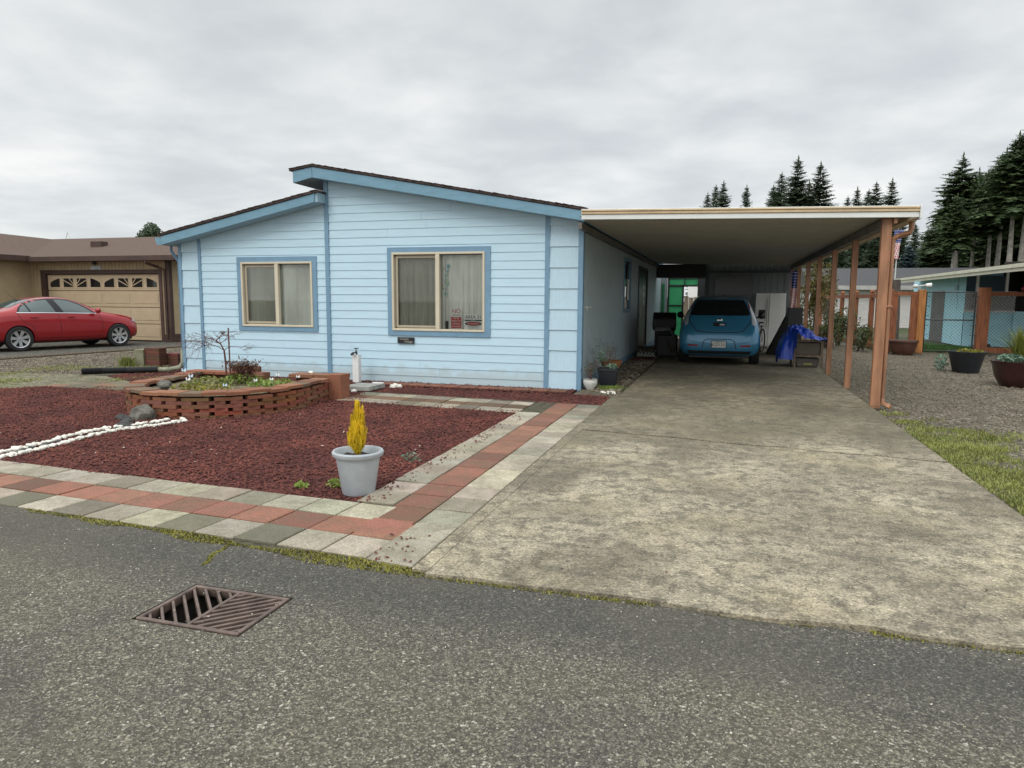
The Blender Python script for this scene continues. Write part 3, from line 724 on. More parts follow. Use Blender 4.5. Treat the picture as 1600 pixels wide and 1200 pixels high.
# side window and door under the carport
mb = MB(); y0, y1, z0, z1 = SW[0]
for a, b, c, d in ((y0, y1, z0, z0+.09), (y0, y1, z1-.09, z1), (y0, y0+.09, z0+.09, z1-.09), (y1-.09, y1, z0+.09, z1-.09)): mb.box(-2.29, -2.225, a, b, c, d)
sw = mb.build('window', 'trim', H)
mb = MB(); mb.add([(-2.27, y0+.09, z0+.09), (-2.27, y1-.09, z0+.09), (-2.27, y1-.09, z1-.09), (-2.27, y0+.09, z1-.09)], [(0, 1, 2, 3)]); mb.build('pane', mat('dark_pane', (.01, .012, .014), .05, var=0), sw)
mb = MB(); mb.box(-2.262, -2.25, y0+.8, y1-.2, z0+.3, z0+.8); mb.build('white_decoration', 'white', sw)
mb = MB(); y0, y1, z0, z1 = SW[1]; mb.box(-2.30, -2.26, y0+.06, y1-.06, .1, z1-.04)
dr = mb.build('door', mat('dark_door', (.02, .022, .025), .35, var=.1), H)
mb = MB()
for k, (c, d) in enumerate(((1.82, 1.92), (1.6, 1.72), (1.36, 1.5))): mb.box(-2.262, -2.25, y0+1.2, y1-.5, c, d)
mb.build('door_lite', mat('frosted_lite', (.2, .2, .17), .3, var=.05), dr)
mb = MB(); mb.tube([(-2.23, y0+.12, 1.0), (-2.17, y0+.12, 1.02), (-2.17, y0+.12, 1.5), (-2.23, y0+.12, 1.52)], .014, 6); mb.build('handle', 'white', dr)
mb = MB(); mb.box(-2.28, -2.22, y0, y0+.06, 0, z1); mb.box(-2.28, -2.22, y1-.06, y1, 0, z1); mb.box(-2.28, -2.22, y0, y1, z1-.04, z1+.04); mb.build('door_frame', mat('dark_door_frame', (.06, .075, .085), .5), dr)
mb = MB(); mb.box(-2.25, -1.62, 19.5, 20.9, 0, .17); bevel(mb.build('door_step', 'wood_old', H), .008)
# roofs
RY0, RY1 = 11.28, 26.6
def roof_half(poly, top, name):
    mb = MB(); mb.prism(poly, 'y', RY0+.012, RY1); r = mb.build(name, 'soffit', H)
    n = MB(); k = len(top)
    for (a, b), (c, d) in zip(top, top[1:]):
        L = math.hypot(c-a, d-b); ex, ez = -(d-b)/L*.04, (c-a)/L*.04
        segs = 60; 
        for q in range(1):
            n.prism([(a, b), (c, d), (c+ex, d+ez), (a+ex, b+ez)], 'y', RY0-.035, RY1)
        # ragged edges of the shingle courses along the rake
        m_ = max(1, int(L/.13)); rr = random.Random(len(name)+int(L*10))
        for s_i in range(m_):
            t0_, t1_ = s_i/m_, (s_i+.98)/m_; hgt = rr.uniform(.004, .014)
            P = lambda t, o: (a+(c-a)*t+ex*(1+o), b+(d-b)*t+ez*(1+o))
            n.prism([P(t0_, 0), P(t1_, 0), P(t1_, hgt/.04*.2), P(t0_, hgt/.04)], 'y', RY0-.04-rr.uniform(0, .012), RY1)
    n.build('shingles', 'roof_dark', r); return r
roof_half([(-10.42, 2.495), (-6.99, 3.20), (-6.99, 3.36), (-10.42, 2.665)], [(-10.47, 2.662), (-6.97, 3.365)], 'roof')
roof_half([(-7.46, 3.54), (-7.07, 3.62), (-2.19, 2.75), (-2.19, 2.905), (-7.07, 3.80), (-7.46, 3.745)], [(-7.52, 3.745), (-7.07, 3.81), (-2.13, 2.905)], 'roof')
mb = MB()
mb.prism([(-10.41, 2.50), (-7.04, 3.195), (-7.04, 3.345), (-10.41, 2.655)], 'y', RY0-.012, RY0+.01)
mb.prism([(-7.46, 3.54), (-7.075, 3.62), (-7.075, 3.80), (-7.46, 3.745)], 'y', RY0-.012, RY0+.01)
mb.prism([(-7.065, 3.62), (-2.19, 2.75), (-2.19, 2.905), (-7.065, 3.80)], 'y', RY0-.015, RY0+.01)
mb.prism([(-2.19, 2.74), (-2.17, 2.74), (-2.17, 2.905), (-2.19, 2.905)], 'y', RY0-.012, RY1)
mb.build('fascia', 'fascia', H)
# gutter and downspout on the left eave
mb = MB(); mb.prism([(-10.43, 2.50), (-10.43, 2.64), (-10.58, 2.64), (-10.56, 2.53), (-10.52, 2.50)], 'y', 11.30, RY1)
gt = mb.build('gutter', 'fascia', H)
mb = MB(); mb.tube([(-10.5, 11.62, 2.52), (-10.5, 11.62, 2.40), (-10.345, 11.63, 2.2), (-10.345, 11.63, 1.2), (-10.345, 11.63, .42)], .036, 4); ds = mb.build('downspout', 'trim', gt)
mb = MB(); mb.tube([(-10.345, 11.63, .46), (-10.345, 11.62, .2), (-10.40, 11.58, .10), (-10.6, 11.50, .055), (-10.85, 11.38, .05)], .05, 10); mb.build('downspout_elbow', mat('mossy_plastic', (.3, .31, .22), .7, var=.2, vscale=9), gt, smooth=True)
mb = MB(); P = [(-10.78, 11.40, .06), (-11.25, 11.1, .055), (-11.6, 10.84, .06), (-11.85, 10.62, .06)]; pts = []
for i in range(120):
    t = i/119*3; k = min(int(t), 2); u = t-k; pts.append(tuple(P[k][j]+(P[k+1][j]-P[k][j])*u for j in range(3)))
mb.tube(pts, [.068 if i % 2 else .058 for i in range(120)], 12, cap=False); mb.tube([(p[0], p[1], p[2]) for p in pts[::20]]+[pts[-1]], .05, 10)
tag(mb.build('drain_pipe', 'black'), 'black corrugated drain pipe lying by the left corner of the blue house', 'pipe')
# small hook plate on the side wall, plaque under the window
mb = MB(); mb.tube([(-2.24, 11.95, 1.37), (-2.24, 12.42, 1.37)], .014, 6); mb.tube([(-2.25, 12.0, 1.37), (-2.23, 12.0, 1.36), (-2.23, 12.0, 1.3)], .01, 5); tag(mb.build('wall_hook', 'white'), 'short white rail hook on the shaded side wall near its front corner', 'hook')
mb = MB(); mb.box(-5.59, -5.27, Y0-.045, Y0-.022, .70, .81); pq = mb.build('wall_plaque', 'black'); tag(pq, 'small black plaque with script lettering under the larger window', 'plaque')
M['plq'] = mat('plaque_letters', (.45, .43, .38), .5, var=0)
text_mesh('Country', 'lettering', .05, (-5.46, Y0-.0465, .78), FACE_S, 'plq', pq, shear=.3); text_mesh('Cottage', 'lettering', .05, (-5.38, Y0-.0465, .733), FACE_S, 'plq', pq, shear=.3)
# signs standing inside the larger window
M['sign_w'] = mat('sign_white', (.74, .75, .72), .5, var=0); M['sign_r'] = mat('sign_red', (.40, .03, .035), .5, var=0); M['ink'] = mat('sign_ink', (.02, .02, .025), .5, var=0)
YS = Y0+.042
mb = MB(); mb.box(-4.60, -4.385, YS, YS+.006, .975, 1.33); s1 = mb.build('window_sign', 'sign_w'); tag(s1, 'upright NO TRESPASSING sign, red below and white above, in the larger window', 'sign')
mb = MB(); mb.box(-4.59, -4.395, YS-.002, YS-.0002, .985, 1.185); mb.build('red_panel', 'sign_r', s1)
text_mesh('NO', 'lettering', .105, (-4.4925, YS-.003, 1.28), FACE_S, 'sign_r', s1); text_mesh('TRESPASSING', 'lettering', .028, (-4.4925, YS-.003, 1.215), FACE_S, 'ink', s1)
for k, tx in enumerate(("WE'RE", 'TIRED OF', 'HIDING', 'THE BODIES')): text_mesh(tx, 'lettering', .04 if k < 3 else .033, (-4.4925, YS-.004, 1.16-.048*k), FACE_S, 'sign_w', s1)
mb = MB(); mb.box(-4.35, -4.0, YS, YS+.006, .975, 1.235); s2 = mb.build('window_sign', 'sign_w'); tag(s2, 'wide white AREA 51 sign with a red oval in the larger window', 'sign')
text_mesh('AREA 51', 'lettering', .082, (-4.175, YS-.002, 1.185), FACE_S, 'ink', s2); 
mb = MB(); mb.box(-4.335, -4.015, YS-.002, YS-.0002, 1.115, 1.14); mb.build('black_bar', 'ink', s2)
for rx, rz, yy, mm in ((.155, .036, .0012, 'ink'), (.125, .028, .0024, 'sign_r')):
    mb = MB(); mb.prism([(-4.175+rx*math.cos(t*.2618), 1.07+rz*math.sin(t*.2618)) for t in range(24)], 'y', YS-yy-.001, YS-.0003); mb.build('oval', mm, s2)
text_mesh('NO TRESPASSING', 'lettering', .026, (-4.175, YS-.005, 1.07), FACE_S, 'sign_w', s2); text_mesh('AUTHORIZED PERSONNEL', 'lettering', .018, (-4.175, YS-.002, 1.018), FACE_S, 'ink', s2); text_mesh('ONLY BEYOND THIS POINT', 'lettering', .015, (-4.175, YS-.002, .995), FACE_S, 'ink', s2)
text_mesh('RESTRICTED', 'lettering', .018, (-4.175, YS-.004, 1.1275), FACE_S, 'sign_w', s2)
# hanging ornament by the mullion
mb = MB(); rn = random.Random(2)
for k in range(14):
    z = 2.08-.04*k; x = -4.72+rn.uniform(-.04, .05); a = rn.uniform(.02, .05); mb.add([(x, YS, z), (x+a, YS+.01, z+a*.7), (x+a*1.3, YS, z-.01), (x+a*.4, YS-.008, z-a)], [(0, 1, 2), (0, 2, 3)], k % 2)
mb.tube([(-4.69, YS, 2.2), (-4.69, YS+.002, 1.02)], .004, 4, 2)
tag(mb.build('hanging_ornament', [mat('teal_glass', (.05, .25, .28), .2, var=0), mat('pale_green_glass', (.25, .4, .2), .2, var=0), 'black_m']), 'teal and green ornament hanging on a cord in the larger window', 'ornament')
mb = MB(); mb.lathe([(.0, 0), (.03, 0), (.035, .1), (.03, .14), (0, .14)], (-4.68, YS+.03, .97), 12); tag(mb.build('dark_jar', 'black'), 'small dark jar on the sill left of the window signs', 'jar')

# ================================================================== CARPORT
C = empty('carport', (0, 10.9, 0), 'attached carport with white metal roof on terracotta coloured posts', 'carport')
CY0, CY1 = 10.78, 25.0
zc_ = lin(-2.13, 2.745, 2.46, 2.66)
mb = MB(); prof = []; y = CY0+.02
while y < CY1-.2:
    prof += [(y, 0), (y+.135, 0), (y+.15, -.022), (y+.185, -.022)]; y += .2
prof.append((y, 0)); vs = []
for (yy, dz) in prof:
    for x in (-2.16, 2.40): vs.append((x, yy, zc_(x)+dz+.015))
mb.add(vs, [(2*i, 2*i+1, 2*i+3, 2*i+2) for i in range(len(prof)-1)]); mb.build('ceiling_panel', 'ceil', C)
mb = MB(); mb.add([(x, yy, zc_(x)+z) for z in (.045, .10) for yy in (CY0+.02, CY1) for x in (-2.13, 2.44)], [(0, 2, 3, 1), (4, 5, 7, 6), (0, 1, 5, 4), (2, 6, 7, 3), (0, 4, 6, 2), (1, 3, 7, 5)]); mb.build('roof_panel', 'white_al', C)
def bandx(z0, z1, y0, y1, mi, mb, xa=-2.12, xb=2.465): mb.add([(x, yy, zc_(x)+z) for z in (z0, z1) for yy in (y0, y1) for x in (xa, xb)], [(0, 2, 3, 1), (4, 5, 7, 6), (0, 1, 5, 4), (2, 6, 7, 3), (0, 4, 6, 2), (1, 3, 7, 5)], mi)
mb = MB(); bandx(-.035, .04, CY0-.01, CY0+.018, 0, mb); bandx(.042, .082, CY0-.03, CY0+.018, 1, mb); bandx(.084, .105, CY0-.045, CY0+.018, 1, mb); bandx(.107, .118, CY0-.03, CY0+.05, 0, mb)
mb.box(2.467, 2.49, CY0-.05, CY0+.12, 2.60, 2.785, 0)
fa = mb.build('fascia', ['white_al', 'tan_al'], C); bevel(fa, .004, 1)
mb = MB(); mb.prism([(2.35, 2.70), (2.36, 2.60), (2.46, 2.58), (2.50, 2.66), (2.50, 2.74), (2.485, 2.74), (2.485, 2.67), (2.45, 2.60), (2.38, 2.615), (2.37, 2.70)], 'y', CY0+.12, CY1); mb.build('gutter', 'tan_al', C)
mb = MB(); mb.box(2.065, 2.165, 11.02, CY1-.1, 2.525, 2.635); mb.build('beam', 'beam', C)
mb = MB(); mb.box(2.18, 2.22, CY0+.05, CY1-.1, 2.56, 2.64); mb.build('side_rail', 'copper', C)
mb = MB(); mb.box(-2.23, -2.17, CY0+.3, CY1-.1, 2.60, 2.70); mb.build('ledger', 'beam', C)
PY_ = [10.95, 13.3, 15.6, 17.9, 20.2, 22.5, 24.75]
def post(y, w, z1, parent, name='post'):
    mb = MB(); a = w/2; x = 2.11
    mb.box(x-a, x+a, y-a, y+a, .0, z1)
    mb.box(x-a-.004, x-a+.012, y-a-.004, y-a+.012, .0, z1); mb.box(x+a-.012, x+a+.004, y-a-.004, y-a+.012, 0, z1)
    o = mb.build(name, 'copper', parent); bevel(o, .003, 1); return o
for k, y in enumerate(PY_): post(y, .115 if k == 0 else .088, 2.66 if k == 0 else 2.525, C)
mb = MB(); mb.box(2.05, 2.17, 10.885, 10.893, .03, .62); mb.box(2.09, 2.11, 10.882, 10.886, .05, .07); mb.build('post_patch', 'copper', C)
mb = MB()
mb.tube([(2.43, 10.98, 2.62), (2.43, 10.98, 2.50), (2.41, 10.98, 2.44), (2.28, 10.98, 2.40), (2.215, 10.98, 2.36), (2.205, 10.98, 2.28), (2.205, 10.98, .14), (2.215, 10.95, .07), (2.30, 10.86, .035)], .040, 4)
for z in (1.42,): mb.box(2.165, 2.255, 10.93, 11.03, z, z+.03)
bevel(mb.build('downspout', 'copper', C), .004, 1)
# storage shed closing the far end
S_ = empty('storage_shed', (.8, 25, 0), 'pale grey panelled storage shed closing the far end of the carport', 'shed')
mb = MB(); x = -.5
while x < 2.15: mb.box(x+.004, min(x+.195, 2.15)-.002, 25.03, 25.06, 0, 2.79); x += .2
mb.build('front_wall', mat('shaded_pale_panel', (.20, .225, .235), .6, var=.1), S_)  # pale panels coloured darker to stand in for the shade inside the carport
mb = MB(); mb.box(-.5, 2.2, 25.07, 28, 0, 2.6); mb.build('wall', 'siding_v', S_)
mb = MB(); mb.box(-.3, .95, 25.0, 25.03, 1.7, 2.25); mb.build('window', mat('dark_shed_window', (.012, .016, .02), .2, var=0), S_)
mb = MB(); mb.box(-.62, -.5, 24.95, 25.1, 0, 2.65); mb.box(-.6, 2.2, 24.98, 25.03, 2.42, 2.5); mb.build('trim', mat('shed_trim', (.1, .12, .13), .6), S_)
# green glazed screen at the end of the passage
G_ = empty('green_screen_wall', (-1.4, 26.8, 0), 'translucent green panelled screen with black frame at the end of the side passage', 'screen')
M['green'] = mat('translucent_green', (.10, .36, .2), .4, var=.15, vscale=3)
gm = M['green'].node_tree; tl = gm.nodes.new('ShaderNodeBsdfTranslucent'); tl.inputs[0].default_value = (.22, .60, .38, 1); mx = gm.nodes.new('ShaderNodeMixShader'); mx.inputs[0].default_value = .75
om = gm.nodes['Material Output']; gm.links.new(gm.nodes['Principled BSDF'].outputs[0], mx.inputs[1]); gm.links.new(tl.outputs[0], mx.inputs[2]); gm.links.new(mx.outputs[0], om.inputs[0])
mb = MB()
for a, b, c, d in ((-1.93, -1.46, .2, 1.28), (-1.93, -1.46, 1.33, 2.0), (-1.93, -1.4, 2.06, 2.28), (-1.37, -.92, 2.06, 2.28), (-2.2, -2.1, .9, 2.1)): mb.box(a, b, 26.75 if a < -2.1 else 26.8, 26.81, c, d)
mb.build('panel', 'green', G_)
mb = MB()
for a, b, c, d in ((-1.99, -1.93, 0, 2.34), (-1.46, -1.40, 0, 2.06), (-1.93, -.9, 2.0, 2.06), (-1.4, -1.37, 2.06, 2.28), (-1.93, -1.46, 1.28, 1.33), (-1.99, -.62, 2.28, 2.60), (-.92, -.6, 0, 2.3)): mb.box(a, b, 26.76, 26.84, c, d)
mb.build('frame', 'black', G_)
mb = MB(); mb.box(-2.25, -.6, 24.9, 25.02, 2.26, 2.72); mb.build('header', 'black', G_)
mb = MB(); mb.box(-2.25, -2.0, 26.78, 26.83, 0, 2.6); mb.build('wall_stub', mat('stub_wall', (.25, .29, .3), .6), G_)
mb = MB()
for k in range(12): mb.box(-2.6+k*.2, -2.6+k*.2+.185, 31, 31.03, 0, 1.62+.02*(k % 3))
tag(mb.build('board_fence', 'wood_old'), 'weathered board fence seen through the passage behind the parked blue hatchback', 'fence')
mb = MB(); mb.box(-1.55, .4, 33, 36, 0, 2.2); bd = mb.build('white_outbuilding', 'white'); tag(bd, 'white outbuilding glimpsed above the board fence', 'outbuilding')

# ================================================================== BRICK PLANTER
PC = Vector((-6.72, 8.30, 0)); PRr = 1.22
PL = empty('brick_planter', (-6.7, 8.4, 0), 'low D-shaped planter of staggered red bricks with open gaps', 'planter')
rn = random.Random(21)
BR = [(.24, .085, .042), (.23, .08, .04), (.21, .078, .04), (.25, .095, .05)]
# outline of the outer face, from the right pillar round the front to the left-back corner
outl = [(-5.58, 9.22)]
for k in range(0, 25):
    a = R(8-k*8.1); outl.append((PC.x+PRr*math.cos(a), PC.y+PRr*math.sin(a)))
outl = [p for p in outl]; outl.append((-8.15, 9.15))
def along(pl):
    L = [0]
    for a, b in zip(pl, pl[1:]): L.append(L[-1]+math.hypot(b[0]-a[0], b[1]-a[1]))
    def f(s):
        s = max(0, min(L[-1], s))
        for i in range(len(L)-1):
            if s <= L[i+1]+1e-9:
                t = (s-L[i])/(L[i+1]-L[i]); a, b = pl[i], pl[i+1]
                d = Vector((b[0]-a[0], b[1]-a[1], 0)).normalized(); return Vector((a[0]+(b[0]-a[0])*t, a[1]+(b[1]-a[1])*t, 0)), d
    return f, L[-1]
f, LL = along(outl); mb = MB(); CH = .046
for row in range(6):
    s = -.20 if row % 2 else 0.0
    s += rn.uniform(-.02, .02)
    while s < LL:
        L_ = .33; c, d = f(s+L_/2); nrm = Vector((d.y, -d.x, 0)); nrm = nrm if (c-PC).dot(nrm) > 0 or s > LL-1.1 and nrm.x < 0 else nrm
        inn = (PC-c).normalized() if s < LL-1.2 else Vector((.92, .38, 0)).normalized()
        inn = Vector((-d.y, d.x, 0)); inn = inn if inn.dot(PC-c) > 0 else -inn
        j = rn.uniform(-.008, .008)
        mb.obox(c+inn*(.05+j)+Vector((0, 0, -.02+CH*row+CH/2)), d*(L_/2), inn*.05, Vector((0, 0, CH/2-.0015)), 0, tuple(v*rn.uniform(.7, 1.15) for v in rn.choice(BR)), .004)
        s += L_+.066
mb.build('brick_wall', 'brick', PL, tone=True)
# dark backing liner and the earth inside
mb = MB(); n = 40; ins = []
for i in range(n+1):
    c, d = f(LL*i/n); inn = Vector((-d.y, d.x, 0)); inn = inn if inn.dot(PC-c) > 0 else -inn; ins.append(c+inn*.105)
vs = [(p.x, p.y, z) for p in ins for z in (-.02, .26)]
mb.add(vs, [(2*i, 2*i+2, 2*i+3, 2*i+1) for i in range(n)]); mb.build('liner', 'soil', PL)
mb = MB(); ctr = (-6.8, 8.5, .27); vs = [ctr]+[(p.x, p.y, .235) for p in ins]; 
mb.add(vs, [(0, i, i+1) for i in range(1, n+1)]+[(0, n+1, 1)]); mb.build('earth', mat('straw_mulch', (.26, .21, .12), .95, var=.4, vscale=25, bump=.8), PL)
s = .02; k = 0
while s < LL-.02:
    L_ = .30; c, d = f(s+L_/2); inn = Vector((-d.y, d.x, 0)); inn = inn if inn.dot(PC-c) > 0 else -inn
    mb = MB(); col = rn.choice([(.24, .095, .05), (.19, .085, .05), (.29, .13, .07), (.16, .11, .07)]); a = rn.uniform(-.09, .09)
    d2 = (d+inn*a).normalized(); i2 = (inn-d*a).normalized()
    rise = .0 if s > .9 else 0
    mb.obox(c+i2*.11+Vector((0, 0, .27+.022+rn.uniform(0, .008)+(.012 if k % 2 else 0))), d2*(L_/2-.003), i2*.125, Vector((0, 0, .021)), 0, col, .004)
    mb.build('capstone', 'brick', PL, tone=True); s += L_*.93; k += 1
# back walls and the corner pillar slab
mb = MB(); mb.obox((-5.47, 9.31, .175), (.10, 0, 0), (0, .13, 0), (0, 0, .20), 0, (.26, .10, .055), .005); mb.build('pillar', 'brick', PL, tone=True)
for (xa, xb, y_, z_, nm) in ((-6.35, -5.93, 9.46, .315, 'capstone'), (-5.925, -5.46, 9.48, .318, 'capstone')):
    mb = MB(); mb.obox(((xa+xb)/2, y_, z_), ((xb-xa)/2, 0, 0), (0, .14, 0), (0, 0, .025), 0, (.24, .11, .06), .004); mb.build(nm, 'brick', PL, tone=True)
mb = MB()
for row in range(4):
    for k in range(15):
        xa = -8.25+k*.205+(.1 if row % 2 else 0)
        if row == 3 and -7.0 < xa < -6.4: continue
        if xa > -5.7: continue
        mb.obox((xa+.1, 9.5, .03+.072*row), (.1, 0, 0), (0, .05, 0), (0, 0, .034), 0, tuple(v*rn.uniform(.7, 1.2) for v in rn.choice(BR)), .004)
mb.build('back_wall', 'brick', PL, tone=True)
for (xa, xb) in ((-8.3, -7.75), (-7.74, -7.2)):
    mb = MB(); mb.obox(((xa+xb)/2, 9.48, .30), ((xb-xa)/2, 0, 0), (0, .12, 0), (0, 0, .022), 0, (.30, .11, .06), .004); mb.build('capstone', 'brick', PL, tone=True)
mb = MB(); mb.obox((-7.85, 10.3, .28), (.25, .02, 0), (-.01, .06, 0), (0, 0, .045), 0, (.17, .06, .035), .01); mb.obox((-7.85, 10.3, .1), (.4, 0, 0), (0, .1, 0), (0, 0, .13), 0, (.2, .08, .05), .01)
b_ = mb.build('loose_bricks', 'brick', tone=True); tag(b_, 'short stack of dark red bricks against the blue wall behind the planter', 'bricks')
# low leafy planting inside
def leaf_blob(mb, c, rx, ry, rz, n, s, rn, mi=0, up=.3):
    for i in range(n):
        while True:
            p = Vector((rn.uniform(-1, 1), rn.uniform(-1, 1), rn.uniform(-1, 1)))
            if p.length < 1 and rn.random() < .35+.65*p.length: break
        q = Vector((c[0]+p.x*rx, c[1]+p.y*ry, c[2]+p.z*rz)); a = Vector((rn.gauss(0, 1), rn.gauss(0, 1), rn.gauss(0, .6)+up)).normalized(); b = a.cross(Vector((rn.gauss(0, 1), rn.gauss(0, 1), rn.gauss(0, 1)))).normalized(); L = s*rn.uniform(.5, 1.3)
        mb.add([q-a*L*.5, q+b*L*.28, q+a*L*.5, q-b*L*.28], [(0, 1, 2, 3)], mi)
rn = random.Random(31)
for k, (cx_, cy_, rx, ry, rz, n, m_, lab) in enumerate([(-7.05, 8.35,   .34, .30, .07, 300, 'grass', 'yellow green spreading plant at the left inside the brick planter'), (-6.6, 8.55, .34, .26, .11, 420, 'green_l', 'bright green bushy ground cover in the middle of the brick planter'), (-6.05, 8.45, .3, .32, .07, 280, 'green_l', 'green ground cover near the right inside the brick planter'), (-6.6, 7.75, .5, .2, .05, 320, 'moss', 'straw coloured low plants along the front inside the brick planter')]):
    mb = MB(); leaf_blob(mb, (cx_, cy_, .30), rx, ry, rz, n, .055, rn); tag(mb.build('ground_cover_plant', m_), lab, 'plant')
def twiggy(mb, base, h, n, spread, rn, r=.004, leaf=0, lm=1, sub=4):
    for i in range(n):
        a = rn.uniform(0, 6.28); L = h*rn.uniform(.55, 1.1); sp_ = spread*rn.uniform(.1, 1)
        p0 = Vector(base)+Vector((rn.uniform(-.4, .4)*spread, rn.uniform(-.4, .4)*spread, 0)); p1 = p0+Vector((math.cos(a)*sp_*.5, math.sin(a)*sp_*.5, L*.55)); p2 = p1+Vector((math.cos(a+.5)*sp_*.5, math.sin(a+.5)*sp_*.5, L*.45))
        mb.tube([p0, p1, p2], [r, r*.8, r*.4], 4)
        for j in range(sub):
            t = rn.uniform(.2, 1); q = p1.lerp(p2, t) if t > .4 else p0.lerp(p1, t*2); e = q+Vector((rn.gauss(0, .05), rn.gauss(0, .05), rn.uniform(.0, .09)))
            mb.tube([q, e], [r*.5, r*.3], 3)
            for l in range(leaf):
                w = e+Vector((rn.gauss(0, .02), rn.gauss(0, .02), rn.gauss(0, .02))); d = Vector((rn.gauss(0, 1), rn.gauss(0, 1), rn.gauss(0, 1))).normalized()*.02; u = d.cross(Vector((0, .3, 1))).normalized()*.009
                mb.add([w-d, w+u, w+d, w-u], [(0, 1, 2, 3)], lm)
mb = MB(); twiggy(mb, (-6.62, 8.6, .25), .30, 55, .22, rn, .0045, 5, 1); tag(mb.build('withered_shrub', ['twig', 'brown_l']), 'withered brown twiggy shrub near the middle of the brick planter', 'shrub')
# weeping bare tree and its stake
mb = MB(); trunk = [(-7.4, 9.22, .2), (-7.41, 9.22, .5), (-7.42, 9.21, .68), (-7.47, 9.2, .78), (-7.54, 9.19, .83)]
mb.tube(trunk, [.016, .015, .013, .010, .008], 7)
def weep(p, az, reach, drop, r, depth):
    pts = []; n = 8
    for i in range(n+1):
        t = i/n; w = noise.noise(Vector((p.x*5+t*3, az*3, 1)))*.06
        pts.append(Vector((p.x+math.cos(az+w*3)*reach*t, p.y+math.sin(az+w*3)*reach*t*.8, p.z+reach*.28*math.sin(t*2.2)-drop*t*t+w*.4)))
    mb.tube(pts, [r*(1-.8*i/n) for i in range(n+1)], 5)
    if depth:
        for q in range(4):
            i = rn.randint(2, n-1); weep(pts[i], az+rn.uniform(-1.1, 1.1), reach*rn.uniform(.3, .6), drop*rn.uniform(.2, .8), max(.0022, r*.5), depth-1)
for az, re, dr_ in ((3.2, .75, .42), (2.8, .68, .5), (3.5, .62, .25), (3.0, .40, .0), (-.2, .42, .08), (.3, .36, .1), (-.5, .38, .02), (1.5, .2, -.04), (4.4, .35, .2), (2.3, .25, -.05), (3.15, .85, .6)):
    weep(Vector(trunk[rn.choice((2, 3, 4))]), az, re, dr_, .006, 2)
tag(mb.build('weeping_tree', 'twig'), 'small bare weeping tree arching over the back left of the brick planter', 'tree')
mb = MB(); mb.tube([(-7.345, 9.24, .1), (-7.35, 9.24, 1.03)], .011, 6); tag(mb.build('tree_stake', 'twig'), 'thin reddish stake standing beside the bare weeping tree', 'stake')
# butterfly stakes
M['bfly'] = mat('pale_blue_plastic', (.55, .72, .85), .3, var=0); M['bflyw'] = mat('white_plastic', (.8, .82, .85), .3, var=0)
def bfly(x, y, z, m_, lab, sc=1, rz=0):
    mb = MB(); mb.tube([(x, y, z-.14), (x, y, z)], .0025, 4, 1)
    for sg in (-1, 1):
        mb.add([(x, y, z), (x+sg*.028*sc, y+.008, z+.034*sc), (x+sg*.04*sc, y+.01, z+.012*sc), (x+sg*.026*sc, y+.006, z-.018*sc), (x, y, z-.008)], [(0, 1, 2, 3, 4)])
    tag(mb.build('butterfly_stake', [m_, 'black_m']), lab, 'ornament', 'butterfly stakes round the brick planter')
bfly(-7.35, 8.25, .46, 'bfly', 'pale blue butterfly stake at the far left rim of the planter', 1.1)
bfly(-6.86, 7.82, .44, 'bfly', 'upper of two touching pale blue butterfly stakes above the front left capstone')
bfly(-6.87, 7.78, .40, 'bflyw', 'lower of two touching white butterfly stakes above the front left capstone')
bfly(-6.12, 8.2, .37, 'bflyw', 'white butterfly stake in front of the withered shrub', .8)
bfly(-5.92, 8.42, .43, 'bflyw', 'tallest white butterfly stake right of the withered shrub', .8)
bfly(-5.95, 8.32, .38, 'bflyw', 'white butterfly stake just below the tallest white one', .8)
bfly(-5.68, 8.55, .40, 'bflyw', 'rightmost white butterfly stake near the planter pillar', .8)
bfly(-6.3, 7.8, .34, 'bfly', 'turquoise butterfly stake low in the middle of the planter', .9)
def rockm(name, c, r, sc, matn, lab, cat='rock', seed=1, group=None, sub=3):
    bm = bmesh.new(); bmesh.ops.create_icosphere(bm, subdivisions=sub, radius=1)
    for v in bm.verts:
        p = v.co.copy(); k = 1+.35*noise.noise(p*1.3+Vector((seed*7, 0, 0)))+.15*noise.noise(p*3+Vector((0, seed*3, 0)))+.05*noise.noise(p*8)
        v.co = Vector((p.x*sc[0], p.y*sc[1], p.z*sc[2]))*k*r
    me = bpy.data.meshes.new(name); bm.to_mesh(me); bm.free(); me.materials.append(M[matn]); o = bpy.data.objects.new(name, me); COL.objects.link(o); o.location = c
    return tag(o, lab, cat, group)
rockm('rock', (-6.84, 6.95, .04), .150, (1.15, .8, .95), 'rock', 'largest grey boulder leaning against the front left of the planter', seed=2)
rockm('rock', (-7.03, 6.85, .0), .10, (1.3, .8, .6), 'rock_dark', 'dark flat rock at the left foot of the big boulder', seed=3)
rockm('rock', (-6.95, 7.45, .36), .085, (1.2, .8, .75), 'rock', 'rough pale stone resting on the front left capstone', seed=5)
rockm('rock', (-6.62, 6.45, .0), .085, (1.2, .9, .7), 'rock_dark', 'dark rock beside the white pebbles, nearer of two left of the boulder', seed=6)
rockm('rock', (-6.76, 6.62, .0), .075, (1.3, .9, .7), 'rock_dark', 'dark rock beside the white pebbles, farther of two left of the boulder', seed=9)
rockm('rock', (-6.05, 9.47, .36), .035, (1.2, .9, .7), 'pebble', 'small whitish stone on the back capstone of the planter', seed=4)
